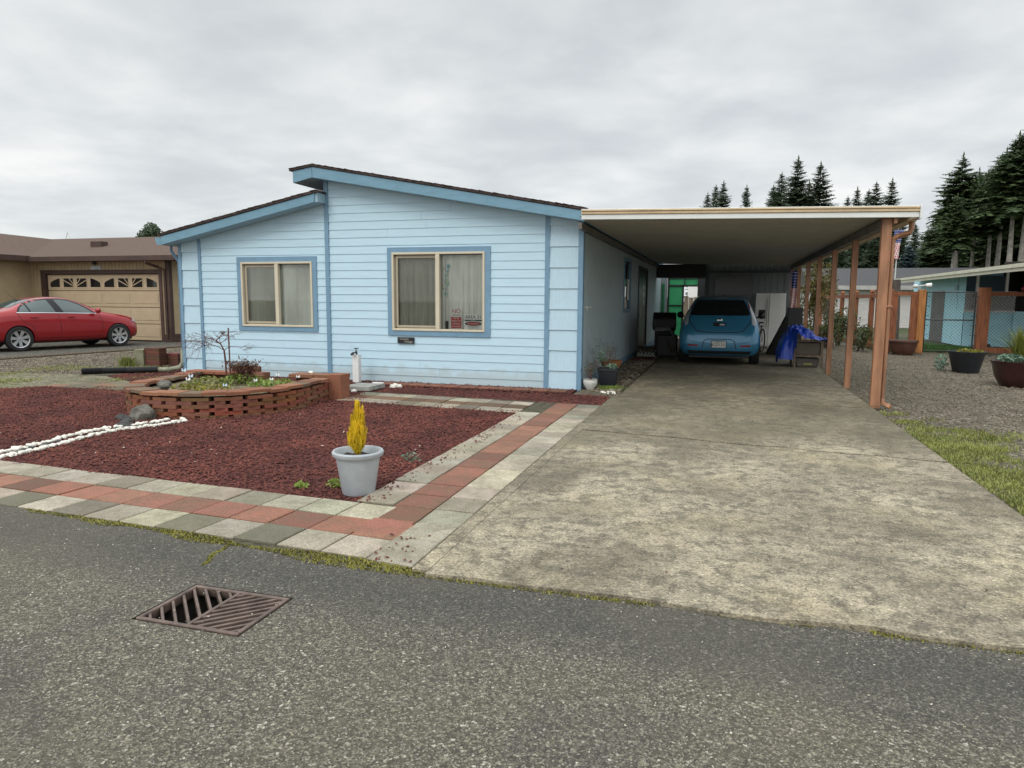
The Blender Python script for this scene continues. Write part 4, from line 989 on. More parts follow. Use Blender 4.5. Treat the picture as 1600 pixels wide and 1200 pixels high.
# white pebbles in two wandering lines, dark stones between
rn = random.Random(41); proto = [None]*4
for k in range(4): proto[k] = rockm('pebble', (0, 0, -5), .024, (1.3, .9, .7), 'pebble', 'white pebble in the double line crossing the red lava bed', 'pebble', 20+k, 'white pebbles lining the dry stream', 2)
cnt = 0
def pebble(x, y, s):
    global cnt
    src = proto[cnt % 4]; o = src if cnt < 4 else src.copy()
    if cnt >= 4: COL.objects.link(o)
    o.location = (x, y, .016*s); o.rotation_euler = (rn.uniform(-.3, .3), rn.uniform(-.3, .3), rn.uniform(0, 6.28)); o.scale = (s,)*3; cnt += 1
for side in (0, 1):
    for k in range(92):
        t = k/91; y = 4.80+t*2.12; cxx = -6.47-.10*math.sin(t*3.0)+.05*math.sin(t*8)+(.07*t*t if t > .7 else 0); wdt = .095*(1-t*.45)
        for q in range(1):
            pebble(cxx+(wdt if side else -wdt)+rn.gauss(0, .014)+t*.12*side, y+rn.uniform(-.03, .03), rn.uniform(.7, 1.35))
pebble(-6.28, 7.0, 1.3)
for k in range(22):
    t = rn.uniform(.1, .95); y = 4.85+t*1.9
    rockm('stream_stone', (-6.47-.1*math.sin(t*3)+rn.gauss(0, .02)+.06*t, y, .0), rn.uniform(.03, .05), (1.4, .9, .6), rn.choice(['rock', 'rock_dark']), 'dark stone lying between the two lines of white pebbles', 'stone', 50+k, 'dark stones inside the dry stream', 2)

# ================================================================== POTS
def pot(name, c, prof, matn, lab, sq=0, n=40, soil=None, cat='planter pot'):
    g = empty(name, c, lab, cat); mb = MB(); mb.lathe(prof, c, n, 0, sq); b = mb.build('body', matn, g, smooth=True)
    m = b.modifiers.new('e', 'EDGE_SPLIT'); m.split_angle = R(35)
    if soil:
        mb = MB(); r, h = soil; vs = [(c[0], c[1], c[2]+h+.015)]; k = 24; rr_ = random.Random(3)
        for j in range(k):
            a = j*6.2832/k; q = 1/max(abs(math.cos(a)), abs(math.sin(a)))**sq; vs.append((c[0]+r*q*math.cos(a), c[1]+r*q*math.sin(a), c[2]+h+rr_.uniform(-.01, .01)))
        mb.add(vs, [(0, 1+j, 1+(j+1) % k) for j in range(k)]); mb.build('soil', 'soil', g)
    return g
pc = (-2.655, 4.77, .0)
pot('plant_pot', pc, [(.0, .0), (.118, .0), (.125, .01), (.165, .27), (.170, .292), (.188, .297), (.196, .31), (.197, .328), (.19, .338), (.178, .338), (.168, .325), (.155, .28)], 'pot_grey', 'pale grey resin pot standing on the front corner of the red lava bed', soil=(.165, .285))
rn = random.Random(51); mb = MB()
hh = .40
SPI = [(0, 0, 1.0, .058), (.030, .012, .80, .046), (-.034, -.006, .74, .046), (.008, -.034, .60, .046), (.046, -.02, .52, .036), (-.02, .03, .66, .046), (-.05, -.02, .46, .034), (.02, .04, .9, .036)]
for i in range(2500):
    sx_, sy_, sh_, sr_ = SPI[rn.choices(range(8), [5, 3, 3, 3, 1.5, 2, 1.5, 2])[0]]; t = rn.random()**.85; z = .30+t*hh*sh_; rad = sr_*min(1, (t+.12)/.3)*(1-max(0, t-.25)/.80)**.75+.004
    a = rn.uniform(0, 6.28); r0 = rad*rn.uniform(.15, .85)
    p = Vector((pc[0]+sx_*min(1, t*2.5)+math.cos(a)*r0, pc[1]+sy_*min(1, t*2.5)+math.sin(a)*r0, z)); d = Vector((math.cos(a)*.33, math.sin(a)*.33, 1)).normalized(); L = rn.uniform(.024, .062)*(1.15-.35*t)
    s_ = Vector((-math.sin(a), math.cos(a), 0))*rn.uniform(.002, .0045)
    mb.add([p-s_, p+s_, p+d*L*.6+s_*.9+Vector((0, 0, 0)), p+d*L, p+d*L*.55-s_*.9], [(0, 1, 2, 3, 4)])
    if rn.random() < .5:
        e = p+d*L*.5; d2 = (d+Vector((rn.gauss(0, .5), rn.gauss(0, .5), .1))).normalized()*L*.5; mb.add([e-s_*.6, e+s_*.6, e+d2], [(0, 1, 2)])
cyp = mb.build('crown', 'gold'); mb = MB(); mb.tube([(pc[0], pc[1], .26), (pc[0], pc[1], .6)], [.008, .003], 6)
ce = empty('golden_cypress', (pc[0], pc[1], .285), 'narrow golden yellow cypress growing in the pale grey pot', 'conifer')
cyp.parent = ce; cyp.matrix_parent_inverse = Matrix.Translation((-pc[0], -pc[1], -.285)); mb.build('stem', 'twig', ce)
# pots by the house corner
pot('glazed_pot', (-2.085, 11.62, 0), [(0, 0), (.055, 0), (.07, .02), (.115, .10), (.12, .14), (.112, .165), (.118, .18), (.1, .18), (.095, .15)], 'white_dirty', 'small white ribbed glazed pot at the foot of the house corner', soil=(.1, .155))
mb = MB(); twiggy(mb, (-2.1, 11.62, .15), .24, 6, .06, rn, .004, 4, 1); tag(mb.build('seedling', ['twig', 'olive']), 'thin yellowish sprout in the small white glazed pot', 'plant')
pot('square_pot', (-1.86, 12.1, 0), [(0, 0), (.125, 0), (.13, .01), (.165, .29), (.18, .295), (.18, .33), (.165, .33), (.155, .28)], 'pot_dark', 'black square tapered pot between the glazed pot and the driveway', sq=.85, n=32, soil=(.155, .29))
mb = MB(); twiggy(mb, (-1.93, 12.1, .28), .42, 9, .26, rn, .004, 6, 1); leaf_blob(mb, (-2.0, 12.1, .52), .10, .08, .10, 60, .06, rn, 1); leaf_blob(mb, (-1.82, 12.1, .36), .14, .12, .05, 110, .05, rn, 1)
tag(mb.build('potted_shrub', ['twig', 'grey_l']), 'straggly grey green shrub growing in the black square pot', 'shrub')
pot('bowl_pot', (-1.93, 12.85, .0), [(0, .2), (.10, .2), (.16, .28), (.20, .38), (.205, .40), (.19, .40), (.17, .34)], 'terracotta', 'wide orange terracotta bowl raised behind the black square pot', soil=(.18, .36))
mb = MB(); mb.lathe([(0, 0), (.10, 0), (.09, .2), (0, .2)], (-1.93, 12.85, 0), 16); tag(mb.build('pot_stand', 'pot_dark'), 'dark upturned pot carrying the terracotta bowl', 'stand')
mb = MB(); twiggy(mb, (-1.93, 12.85, .36), .4, 5, .16, rn, .004, 2, 1); tag(mb.build('dry_stems', ['twig', 'brown_l']), 'few dry upright stems in the terracotta bowl', 'plant')
rr = random.Random(9)
blades('weeds', 1800, lambda q: (-1.78+q.gauss(0, .1), 11.85+q.gauss(0, .12), 0, 1), .05, 'green_l', 61, 'green moss and weeds round the foot of the black square pot', 'weeds')
for k in range(12):
    rockm('edge_stone', (-1.85+rr.uniform(0, .25), 11.15+rr.uniform(0, .5), .01), rr.uniform(.022, .04), (1.2, .9, .6), 'pebble', 'pale stone scattered by the driveway edge near the house corner', 'stone', 80+k, 'pale stones by the house corner', 2)
# standpipe on slab
T = empty('standpipe', (-6.25, 11.25, 0), 'white post with a black tap standing against the blue wall', 'standpipe')
mb = MB(); mb.box(-6.31, -6.19, 11.2, 11.31, .0, .50); bevel(mb.build('post', 'white', T), .006)
mb = MB(); mb.tube([(-6.25, 11.25, .5), (-6.25, 11.25, .56)], .018, 8); mb.tube([(-6.25, 11.25, .54), (-6.25, 11.16, .54), (-6.26, 11.13, .5)], .014, 8); mb.tube([(-6.25, 11.23, .56), (-6.24, 11.22, .61)], .008, 6); mb.box(-6.28, -6.20, 11.21, 11.24, .605, .62); mb.tube([(-6.26, 11.15, .54), (-6.3, 11.14, .5)], .02, 6); mb.build('tap', 'black_m', T)
mb = MB(); mb.prism([(-5.85, 10.05), (-5.40, 10.1), (-5.38, 10.62), (-5.84, 10.58)], 'z', .02, .085); sl = mb.build('splash_block', mat('pale_concrete_block', (.36, .36, .33), .85, var=.2, vscale=10, bump=.3)); tag(sl, 'pale concrete splash slab right of the planter pillar', 'slab')
for k, (x, y, s) in enumerate([(-5.95, 10.0, .05), (-5.8, 9.95, .035), (-5.6, 9.97, .04), (-5.9, 10.2, .05), (-5.3, 10.75, .05), (-5.2, 10.8, .045), (-5.35, 10.95, .04), (-5.7, 10.8, .03)]):
    rockm('round_stone', (x, y, .025), s, (1.2, .9, .75), 'pebble', 'pale rounded stone set round the concrete splash slab', 'stone', 100+k, 'pale stones round the splash slab', 2)
mb = MB(); mb.box(-5.8, -5.6, 10.95, 11.03, .0, .05); bevel(mb.build('white_bar', 'white'), .01); o = bpy.data.objects['white_bar']; tag(o, 'short white bar lying against the wall behind the splash slab', 'bar')
# weeds in the bed
for k, (x, y, s, lab) in enumerate([(-2.92, 4.86, .07, 'small bright weed at the front edge of the lava bed'), (-3.15, 4.75, .05, 'tiny weed sprouting between paver and lava rock'), (-2.72, 5.9, .10, 'low grey leafed weed right of the golden cypress')]):
    mb = MB(); leaf_blob(mb, (x, y, .03), s, s, s*.5, 50, .045, rn); tag(mb.build('weed', 'green_l' if k < 2 else 'grey_l'), lab, 'weed')
# brick stacks left of the house
def stack(name, c, nx, nz, lab, pale=False):
    mb = MB(); rn = random.Random(int(c[0]*10))
    for r_ in range(nz): mb.obox((c[0], c[1], .0+.065*r_+.03), (nx, 0, 0), (0, .11, 0), (0, 0, .030), 0, tuple(v*rn.uniform(.6, 1) for v in (.15, .055, .035)), .004)
    if pale: mb.obox((c[0]-nx-.11, c[1]-.02, .16), (.10, .02, 0), (-.03, .16, 0), (0, 0, .19), 0, (.22, .23, .15), .01)
    tag(mb.build(name, 'brick', tone=True), lab, 'bricks')
stack('brick_stack', (-12.0, 12.65, 0), .20, 6, 'taller brick stack with a mossy block at its left end, left of the blue house', True)
stack('brick_stack', (-11.70, 12.9, 0), .17, 4, 'lower dark brick stack between the taller stack and the blue house')
blades('grass_tuft', 260, lambda q: (-12.45+q.gauss(0, .08), 12.3+q.gauss(0, .05), 0, 1), .2, 'grass', 62, 'grass tuft in front of the mossy block', 'grass', w=.01)

# big pots in the gravel yard at right
pot('tub_pot', (5.13, 17.5, -.03), [(0, 0), (.235, 0), (.25, .02), (.34, .40), (.37, .44), (.375, .47), (.35, .47), (.33, .42)], 'pot_dark', 'wide black tub with a little moss on the gravel', soil=(.33, .43))
mb = MB(); rn = random.Random(71); leaf_blob(mb, (5.17, 17.5, .44), .28, .28, .05, 260, .06, rn); tag(mb.build('moss_plant', 'moss'), 'low mossy growth filling the wide black tub', 'plant')
pot('tub_pot', (5.22, 14.9, -.03), [(0, 0), (.25, 0), (.30, .04), (.38, .2), (.42, .40), (.44, .43), (.45, .47), (.42, .47), (.40, .42)], 'pot_maroon', 'glossy dark maroon tub at the right edge of the gravel yard', soil=(.40, .43))
mb = MB(); leaf_blob(mb, (5.02, 14.75, .50), .22, .16, .08, 420, .06, rn); tag(mb.build('leafy_plant', 'grey_l'), 'pale grey green leafy plant at the left of the maroon tub', 'plant')
mb = MB()
for i in range(420):
    a = rn.uniform(0, 6.28); sp_ = abs(rn.gauss(0, .5)); L = rn.uniform(.42, .80); b0 = Vector((5.27+rn.gauss(0, .04), 14.95+rn.gauss(0, .03), .45)); d = Vector((math.cos(a)*sp_, math.sin(a)*sp_, 1)).normalized(); s_ = Vector((-math.sin(a), math.cos(a), 0))*.006
    m_ = b0+d*L*.55; e = m_+Vector((d.x*1.3, d.y*1.3, d.z*.6))*L*.5; mb.add([b0-s_, b0+s_, m_+s_, m_-s_, e], [(0, 1, 2, 3), (3, 2, 4)])
tag(mb.build('spiky_grass_plant', 'yucca'), 'tall spiky yellow green plant rising from the maroon tub', 'plant')
pot('tub_pot', (5.03, 22.75, -.02), [(0, 0), (.24, 0), (.28, .04), (.34, .2), (.37, .36), (.40, .37), (.40, .41), (.38, .42), (.35, .40), (.33, .3)], 'pot_brown', 'brown rimmed bowl pot standing before the orange fence panel', soil=(.33, .33))
mb = MB(); leaf_blob(mb, (4.75, 17.9, .15), .12, .3, .2, 120, .09, rn); leaf_blob(mb, (5.6, 16.2, .12), .15, .3, .15, 140, .08, rn); tag(mb.build('low_shrub', 'grey_l'), 'pale low foliage between the black tub and the maroon tub', 'shrub')

# ================================================================== CARS
def paint(name, col, metal=.3):
    m = mat(name, col, .28, metal, var=0, coat=.8); b = m.node_tree.nodes['Principled BSDF']; b.inputs['Coat Roughness'].default_value = .06; return m
M['car_red'] = paint('metallic_red_paint', (.33, .008, .013)); M['car_blue'] = paint('metallic_blue_paint', (.03, .19, .34), .25)
M['car_glass'] = mat('car_glass', (.06, .09, .085), .04, 0, var=0, spec=1.0)
M['car_glass_d'] = mat('dark_car_glass', (.008, .01, .012), .05, 0, var=0, spec=.6)
M['tyre'] = mat('tyre_rubber', (.018, .018, .018), .85, var=.1); M['alloy'] = mat('alloy_rim', (.56, .56, .57), .3, .7, var=0)
M['lamp_r'] = mat('red_lens', (.3, .01, .015), .12, var=0); M['lamp_c'] = mat('clear_lens', (.42, .46, .5), .12, var=0, spec=.8); M['seam'] = mat('dark_seam', (.01, .01, .012), .6, var=0)
def car_body(stations, sub=2):
    """stations: x, zb, zt, w_low, w_mid, z_mid, w_belt, z_belt, w_top"""
    bm = bmesh.new(); rings = []
    for (x, zb, zt, wl, wm_, zm, wb, zbt, wt) in stations:
        half = [(0, zb), (wl*.8, zb), (wl, zb+.06), (wm_, zm), (wb, zbt), (wt+(wb-wt)*.35, zbt+(zt-zbt)*.62), (wt, zt-.035), (wt*.72, zt-.006), (0, zt)]
        ring = [bm.verts.new((x, y, z)) for y, z in half]+[bm.verts.new((x, -y, z)) for y, z in half[-2:0:-1]]
        rings.append(ring)
    n = len(rings[0])
    for a, b in zip(rings, rings[1:]):
        for i in range(n): bm.faces.new((a[i], a[(i+1) % n], b[(i+1) % n], b[i]))
    bm.faces.new(rings[0][::-1]); bm.faces.new(rings[-1])
    bmesh.ops.recalc_face_normals(bm, faces=bm.faces)
    me = bpy.data.meshes.new('tmp'); bm.to_mesh(me); bm.free()
    o = bpy.data.objects.new('tmp', me); COL.objects.link(o); m = o.modifiers.new('s', 'SUBSURF'); m.levels = sub; m.render_levels = sub
    return o
def bake(o):
    dg = bpy.context.evaluated_depsgraph_get(); dg.update(); me = bpy.data.meshes.new_from_object(o.evaluated_get(dg)); return me
def cut_arches(body, axles, r, wmax, z):
    for ax in axles:
        for sg in (-1, 1):
            mb = MB(); mb.lathe([(0, sg*(wmax-.36)), (r, sg*(wmax-.36)), (r, sg*(wmax+.2)), (0, sg*(wmax+.2))], (ax, 0, z), 40, axis='y'); c = mb.build('cut', 'black')
            bm = bmesh.new(); bm.from_mesh(c.data); bmesh.ops.remove_doubles(bm, verts=bm.verts, dist=1e-5); bmesh.ops.recalc_face_normals(bm, faces=bm.faces); bm.to_mesh(c.data); bm.free()
            m = body.modifiers.new('b', 'BOOLEAN'); m.object = c; m.operation = 'DIFFERENCE'; m.solver = 'EXACT'
            me = bake(body); body.modifiers.clear(); body.data = me; bpy.data.objects.remove(c)
def patch(bvh, outline, axis, sgn, off, name, matn, par, step=.05, start=3.):
    """cut-out laid on the body surface: outline in (x,z) for the sides or (y,z) for the ends"""
    bm = bmesh.new()
    vs = [bm.verts.new((u, 0, w)) for u, w in outline]; bm.faces.new(vs)
    us = [p[0] for p in outline]; ws = [p[1] for p in outline]
    for lo, hi, no in ((min(us), max(us), (1, 0, 0)), (min(ws), max(ws), (0, 0, 1))):
        k = lo+step
        while k < hi:
            bmesh.ops.bisect_plane(bm, geom=bm.verts[:]+bm.edges[:]+bm.faces[:], plane_co=tuple(k*q for q in no), plane_no=no); k += step
    for v in bm.verts:
        u, w = v.co.x, v.co.z
        if axis == 'y': o = Vector((u, sgn*start, w)); d = Vector((0, -sgn, 0))
        else: o = Vector((sgn*start, u, w)); d = Vector((-sgn, 0, 0))
        if axis == 'z': o = Vector((u, w, 3)); d = Vector((0, 0, -1))
        h = bvh.ray_cast(o, d)
        if h[0] is None: v.co = (999, 0, 0); continue
        v.co = h[0]+(-d*off*.7+(h[1] if h[1].dot(d) < 0 else -h[1])*off*.5)
    bad = [v for v in bm.verts if v.co.x > 900]
    if bad: bmesh.ops.delete(bm, geom=bad, context='VERTS')
    bmesh.ops.recalc_face_normals(bm, faces=bm.faces)
    me = bpy.data.meshes.new(name); bm.to_mesh(me); bm.free(); me.materials.append(M[matn])
    for p in me.polygons: p.use_smooth = True
    o = bpy.data.objects.new(name, me); COL.objects.link(o); o.parent = par; return o
def stripe(pts, w):
    """thin closed outline along a polyline"""
    L, Rr = [], []
    for i, p in enumerate(pts):
        a = pts[max(i-1, 0)]; b = pts[min(i+1, len(pts)-1)]; dx, dz = b[0]-a[0], b[1]-a[1]; l = math.hypot(dx, dz) or 1
        L.append((p[0]-dz/l*w, p[1]+dx/l*w)); Rr.append((p[0]+dz/l*w, p[1]-dx/l*w))
    return L+Rr[::-1]
def wheel(par, x, y, r, sgn, w=.20, spokes=7, rim_r=None):
    rim_r = rim_r or r*.70; g = MB(); yo = y
    g.lathe([(rim_r, -w/2), (r*.93, -w/2), (r, -w*.36), (r, w*.36), (r*.93, w/2), (rim_r, w/2)], (x, yo, r), 40, axis='y')
    t = g.build('wheel', 'tyre', par, smooth=False)
    g = MB(); f = yo+sgn*(w/2-.012); b = yo-sgn*.02
    g.lathe([(rim_r, sgn*(w/2-.004)), (rim_r*.93, sgn*(w/2-.012)), (rim_r*.90, sgn*(w/2-.05)), (rim_r*.9, -sgn*w*.3)], (x, yo, r), 36, axis='y')
    for k in range(spokes):
        a = 6.2832*k/spokes+.3; ca, sa = math.cos(a), math.sin(a)
        c1, c2 = Vector((x+ca*rim_r*.12, f-sgn*.02, r+sa*rim_r*.12)), Vector((x+ca*rim_r*.92, f-sgn*.003, r+sa*rim_r*.92)); s = Vector((-sa, 0, ca)); dpt = Vector((0, -sgn*.03, 0))
        w1, w2 = rim_r*.11, rim_r*.19
        g.add([c1-s*w1, c1+s*w1, c2+s*w2, c2-s*w2, c1-s*w1+dpt, c1+s*w1+dpt, c2+s*w2+dpt, c2-s*w2+dpt], [(0, 1, 2, 3), (4, 5, 6, 7), (0, 1, 5, 4), (1, 2, 6, 5), (2, 3, 7, 6), (3, 0, 4, 7)])
    g.lathe([(0, sgn*(w/2-.01)), (rim_r*.17, sgn*(w/2-.012)), (rim_r*.2, sgn*(w/2-.04))], (x, yo, r), 16, axis='y'); g.build('rim', 'alloy', t)
    g = MB(); g.lathe([(0, 0), (rim_r*.9, 0)], (x, yo, r), 24, axis='y'); g.build('brake_disc', 'black_m', t)
    return t
def finish(body_o, name, matn, par):
    me = body_o.data; me.materials.clear(); me.materials.append(M[matn])
    for p in me.polygons: p.use_smooth = True; p.material_index = 0
    body_o.name = name; me.name = name; body_o.parent = par
    m = body_o.modifiers.new('e', 'EDGE_SPLIT'); m.split_angle = R(38)
    bvh = BVHTree.FromPolygons([v.co.copy() for v in me.vertices], [tuple(p.vertices) for p in me.polygons]); return bvh
def car_root(name, loc, rz, label, cat='car'): return empty(name, (0, 0, 0), label, cat)
def place(root, loc, rz, sc=1.):
    root.location = loc; root.rotation_euler = (0, 0, rz); root.scale = (sc,)*3

# --- red saloon (x forward, built at the origin, then placed)
A = car_root('parked_car', None, 0, 'red four door saloon car parked in front of the tan garage')
st = [(-2.36, .36, .66, .50, .56, .50, .54, .58, .46), (-2.32, .30, .92, .70, .76, .55, .70, .84, .60), (-2.18, .25, 1.07, .83, .87, .58, .80, .98, .68), (-1.85, .24, 1.13, .88, .915, .60, .85, 1.04, .68),
      (-1.50, .23, 1.19, .89, .92, .60, .87, 1.06, .64), (-1.15, .22, 1.36, .89, .92, .60, .875, 1.06, .60), (-.75, .21, 1.48, .89, .915, .58, .875, 1.055, .585), (-.30, .21, 1.525, .89, .915, .57, .875, 1.045, .585),
      (.10, .21, 1.48, .89, .915, .57, .875, 1.035, .59), (.48, .21, 1.34, .89, .915, .58, .87, 1.02, .61), (.90, .22, 1.10, .88, .915, .60, .86, .985, .68), (1.30, .23, 1.035, .88, .915, .60, .84, .93, .72),
      (1.72, .24, .97, .86, .90, .58, .79, .86, .68), (2.00, .25, .88, .72, .78, .54, .68, .78, .58), (2.12, .28, .76, .56, .60, .5, .54, .68, .46), (2.17, .36, .62, .36, .40, .48, .38, .56, .3)]
bo = car_body(st, 3); bo.data = bake(bo); bo.modifiers.clear(); cut_arches(bo, (-1.38, 1.36), .378, .93, .345)
bv = finish(bo, 'body', 'car_red', A)
for sg in (-1, 1):
    patch(bv, [(-1.40, 1.065), (-1.32, 1.19), (-1.15, 1.32), (-.85, 1.42), (-.50, 1.455), (-.20, 1.455), (.05, 1.425), (.32, 1.32), (.55, 1.18), (.74, 1.01), (.3, 1.025), (-.5, 1.05)], 'y', sg, .004, 'window_surround', 'seam', A)
    patch(bv, [(-1.34, 1.085), (-1.26, 1.20), (-1.14, 1.275), (-1.08, 1.08)], 'y', sg, .009, 'side_window', 'car_glass', A)
    patch(bv, [(-1.04, 1.08), (-1.09, 1.30), (-.84, 1.385), (-.55, 1.415), (-.40, 1.065)], 'y', sg, .009, 'side_window', 'car_glass', A)
    patch(bv, [(-.18, 1.06), (-.36, 1.42), (-.18, 1.42), (.04, 1.385), (.28, 1.285), (.50, 1.15), (.64, 1.035)], 'y', sg, .009, 'side_window', 'car_glass', A)
    patch(bv, stripe([(-1.40, 1.066), (-.7, 1.058), (0, 1.042), (.72, 1.018)], .011), 'y', sg, .014, 'chrome_strip', 'chrome', A)
    for P in ([(-1.38, 1.06), (-1.34, .93), (-1.24, .80), (-1.05, .70)], [(-.34, 1.05), (-.30, .65), (-.32, .33)], [(.80, 1.0), (.88, .75), (.86, .5), (.84, .35)], [(-1.05, .70), (-.94, .36)], [(-.94, .355), (0, .345), (.84, .35)]):
        patch(bv, stripe(P, .005), 'y', sg, .003, 'door_seam', 'seam', A)
    patch(bv, stripe([(-.90, .50), (0, .49), (.88, .50)], .012), 'y', sg, .012, 'side_moulding', 'car_red', A)
    for hx in (-.98, .0):
        mb = MB(); mb.obox((hx, sg*.908, .935), (.095, 0, 0), (0, .018, 0), (0, 0, .014)); bevel(mb.build('door_handle', 'car_red', A), .008)
    mb = MB(); mb.lathe([(0, -.05), (.07, -.045), (.085, 0), (.07, .05), (0, .06)], (.70, sg*1.0, 1.11), 14, axis='x'); mb.tube([(.70, sg*.86, 1.05), (.70, sg*.96, 1.08)], .02, 6); mi = mb.build('mirror', 'car_red', A, smooth=True)
    patch(bv, [(1.84, .78), (1.92, .86), (2.03, .80), (2.05, .70)], 'y', sg, .006, 'headlight', 'lamp_c', A); patch(bv, [(-2.05, .8), (-2.08, .93), (-2.3, .88), (-2.34, .74)], 'y', sg, .006, 'taillight', 'lamp_r', A)
    for ax in (-1.38, 1.36): wheel(A, ax, sg*.80, .345, sg, .215, 7)
patch(bv, [(-.54, 1.20), (-.47, 1.42), (.47, 1.42), (.54, 1.20)], 'x', -1, .006, 'rear_window', 'car_glass', A); patch(bv, [(-.62, 1.14), (-.50, 1.42), (.50, 1.42), (.62, 1.14)], 'x', 1, .006, 'windscreen', 'car_glass', A)
mb = MB(); mb.tube([(-1.0, 0, 1.40), (-1.1, 0, 1.46), (-1.25, 0, 1.62)], [.012, .005, .003], 5); mb.build('antenna', 'black', A)
mb = MB(); mb.box(-2.1, 1.9, -.62, .62, .2, .3); mb.build('underbody', 'black', A)
ang = math.atan2(.966, .259)
place(A, (-18.22-.80*.966, 16.06+.80*.259, -.02), ang, 1.0)

# --- blue hatchback seen from behind
B = car_root('parked_car', None, 0, 'blue rounded hatchback parked nose in under the carport')
st = [(0.0, .34, .56, .60, .68, .48, .62, .53, .50), (.03, .26, .78, .78, .85, .50, .78, .70, .62), (.10, .22, .95, .84, .905, .55, .83, .84, .62), (.18, .20, 1.12, .86, .92, .58, .85, .93, .60), (.32, .19, 1.32, .87, .925, .60, .86, .97, .60), (.42, .18, 1.50, .87, .925, .62, .865, .98, .585),
      (.62, .18, 1.565, .87, .925, .62, .87, .985, .575), (1.2, .17, 1.60, .87, .925, .60, .87, .98, .60), (2.0, .17, 1.60, .87, .925, .58, .87, .97, .61), (2.6, .17, 1.50, .87, .925, .58, .87, .97, .60), (3.2, .17, 1.22, .87, .925, .58, .86, .96, .62), (3.6, .18, 1.02, .86, .92, .58, .83, .92, .66), (4.1, .2, .86, .8, .86, .55, .74, .76, .58), (4.4, .26, .70, .62, .68, .5, .6, .62, .46), (4.47, .36, .56, .4, .44, .46, .42, .5, .3)]
bo = car_body(st, 3); bo.data = bake(bo); bo.modifiers.clear(); cut_arches(bo, (.80, 3.50), .365, .94, .33)
bv = finish(bo, 'body', 'car_blue', B)
patch(bv, [(-.50, 1.49), (.50, 1.49), (.56, 1.42), (.66, 1.17), (.62, 1.14), (-.62, 1.14), (-.66, 1.17), (-.56, 1.42)], 'x', -1, .007, 'rear_window', 'car_glass_d', B)
patch(bv, stripe([(-.70, 1.16), (-.66, .98), (-.52, .80), (-.40, .765), (0, .75), (.40, .765), (.52, .80), (.66, .98), (.70, 1.16)], .009), 'x', -1, .004, 'hatch_seam', 'seam', B, .03)
patch(bv, stripe([(-.37, .40), (-.34, .56), (-.26, .605), (.26, .605), (.34, .56), (.37, .40)], .008), 'x', -1, .004, 'bumper_recess_edge', 'seam', B, .03)
patch(bv, [(-.15, .98), (.15, .98), (.13, .90), (-.13, .90)], 'x', -1, .006, 'handle_recess', 'seam', B)
patch(bv, [(-.12, 1.545), (.12, 1.545), (.12, 1.522), (-.12, 1.522)], 'x', -1, .01, 'high_brake_light', 'lamp_c', B)
patch(bv, [(-.72, .34), (.72, .34), (.66, .27), (-.66, .27)], 'x', -1, .006, 'lower_valance', 'black', B)
for sg in (-1, 1):
    S2 = lambda L: [(sg*a, b) for a, b in L]
    tl_ = patch(bv, S2([(.585, 1.50), (.63, 1.50), (.70, 1.30), (.78, 1.12), (.80, 1.0), (.76, .90), (.70, .95), (.69, 1.10), (.66, 1.24)]), 'x', -1, .010, 'taillight', 'lamp_c', B, .03)
    patch(bv, S2([(.60, 1.44), (.64, 1.36), (.655, 1.24), (.63, 1.3)]), 'x', -1, .014, 'taillight_lens', 'lamp_r', B, .03).parent = tl_
    patch(bv, S2([(.46, .475), (.68, .485), (.68, .445), (.47, .44)]), 'x', -1, .006, 'rear_reflector', 'lamp_r', B, .03)
    patch(bv, [(.62, 1.06), (.75, 1.32), (1.1, 1.44), (1.9, 1.49), (2.45, 1.42), (3.2, 1.08)], 'y', sg, .006, 'side_window', 'car_glass_d', B)
    mb = MB(); mb.lathe([(0, -.06), (.07, -.05), (.09, 0), (.07, .05), (0, .05)], (2.75, sg*1.03, 1.10), 14, axis='x'); mb.tube([(2.75, sg*.88, 1.04), (2.75, sg*.98, 1.07)], .022, 6); mb.build('mirror', 'black', B, smooth=True)
    for ax in (.80, 3.50): wheel(B, ax, sg*.80, .32, sg, .215, 5)
    for hx in (1.4, 2.3):
        mb = MB(); mb.obox((hx, sg*.92, .93), (.09, 0, 0), (0, .015, 0), (0, 0, .014)); bevel(mb.build('door_handle', 'car_blue', B), .008)
FB = Matrix.Rotation(R(-90), 3, 'Z') @ Matrix.Rotation(R(90), 3, 'X')     # text facing the rear of the car
mb = MB(); mb.box(-.022, .03, -.165, .165, .405, .575); pl = mb.build('licence_plate', 'black', B); mb = MB(); mb.box(-.026, -.0225, -.152, .152, .415, .56); mb.build('plate_face', 'sign_w', pl)
text_mesh('BGZ1251', 'plate_number', .092, (-.028, 0, .475), FB, 'ink', pl); text_mesh('WASHINGTON', 'plate_state', .026, (-.028, 0, .543), FB, 'ink', pl)
h = bv.ray_cast(Vector((-2, 0, 1.03)), Vector((1, 0, 0)))[0]
mb = MB(); mb.lathe([(.036, 0), (.045, -.006), (.054, 0)], (h.x-.004, 0, 1.035), 24, axis='x'); mb.box(h.x-.012, h.x-.004, -.062, .062, 1.027, 1.043); mb.build('badge', 'chrome', B)
mb = MB(); mb.box(.045, .075, -.11, -.0, .92, .955); mb.build('sticker', 'lamp_c', B)
mb = MB(); mb.box(.2, 4.2, -.66, .66, .17, .3); mb.build('underbody', 'black', B)
place(B, (-.06, 16.72, .02), R(90), 1.0)

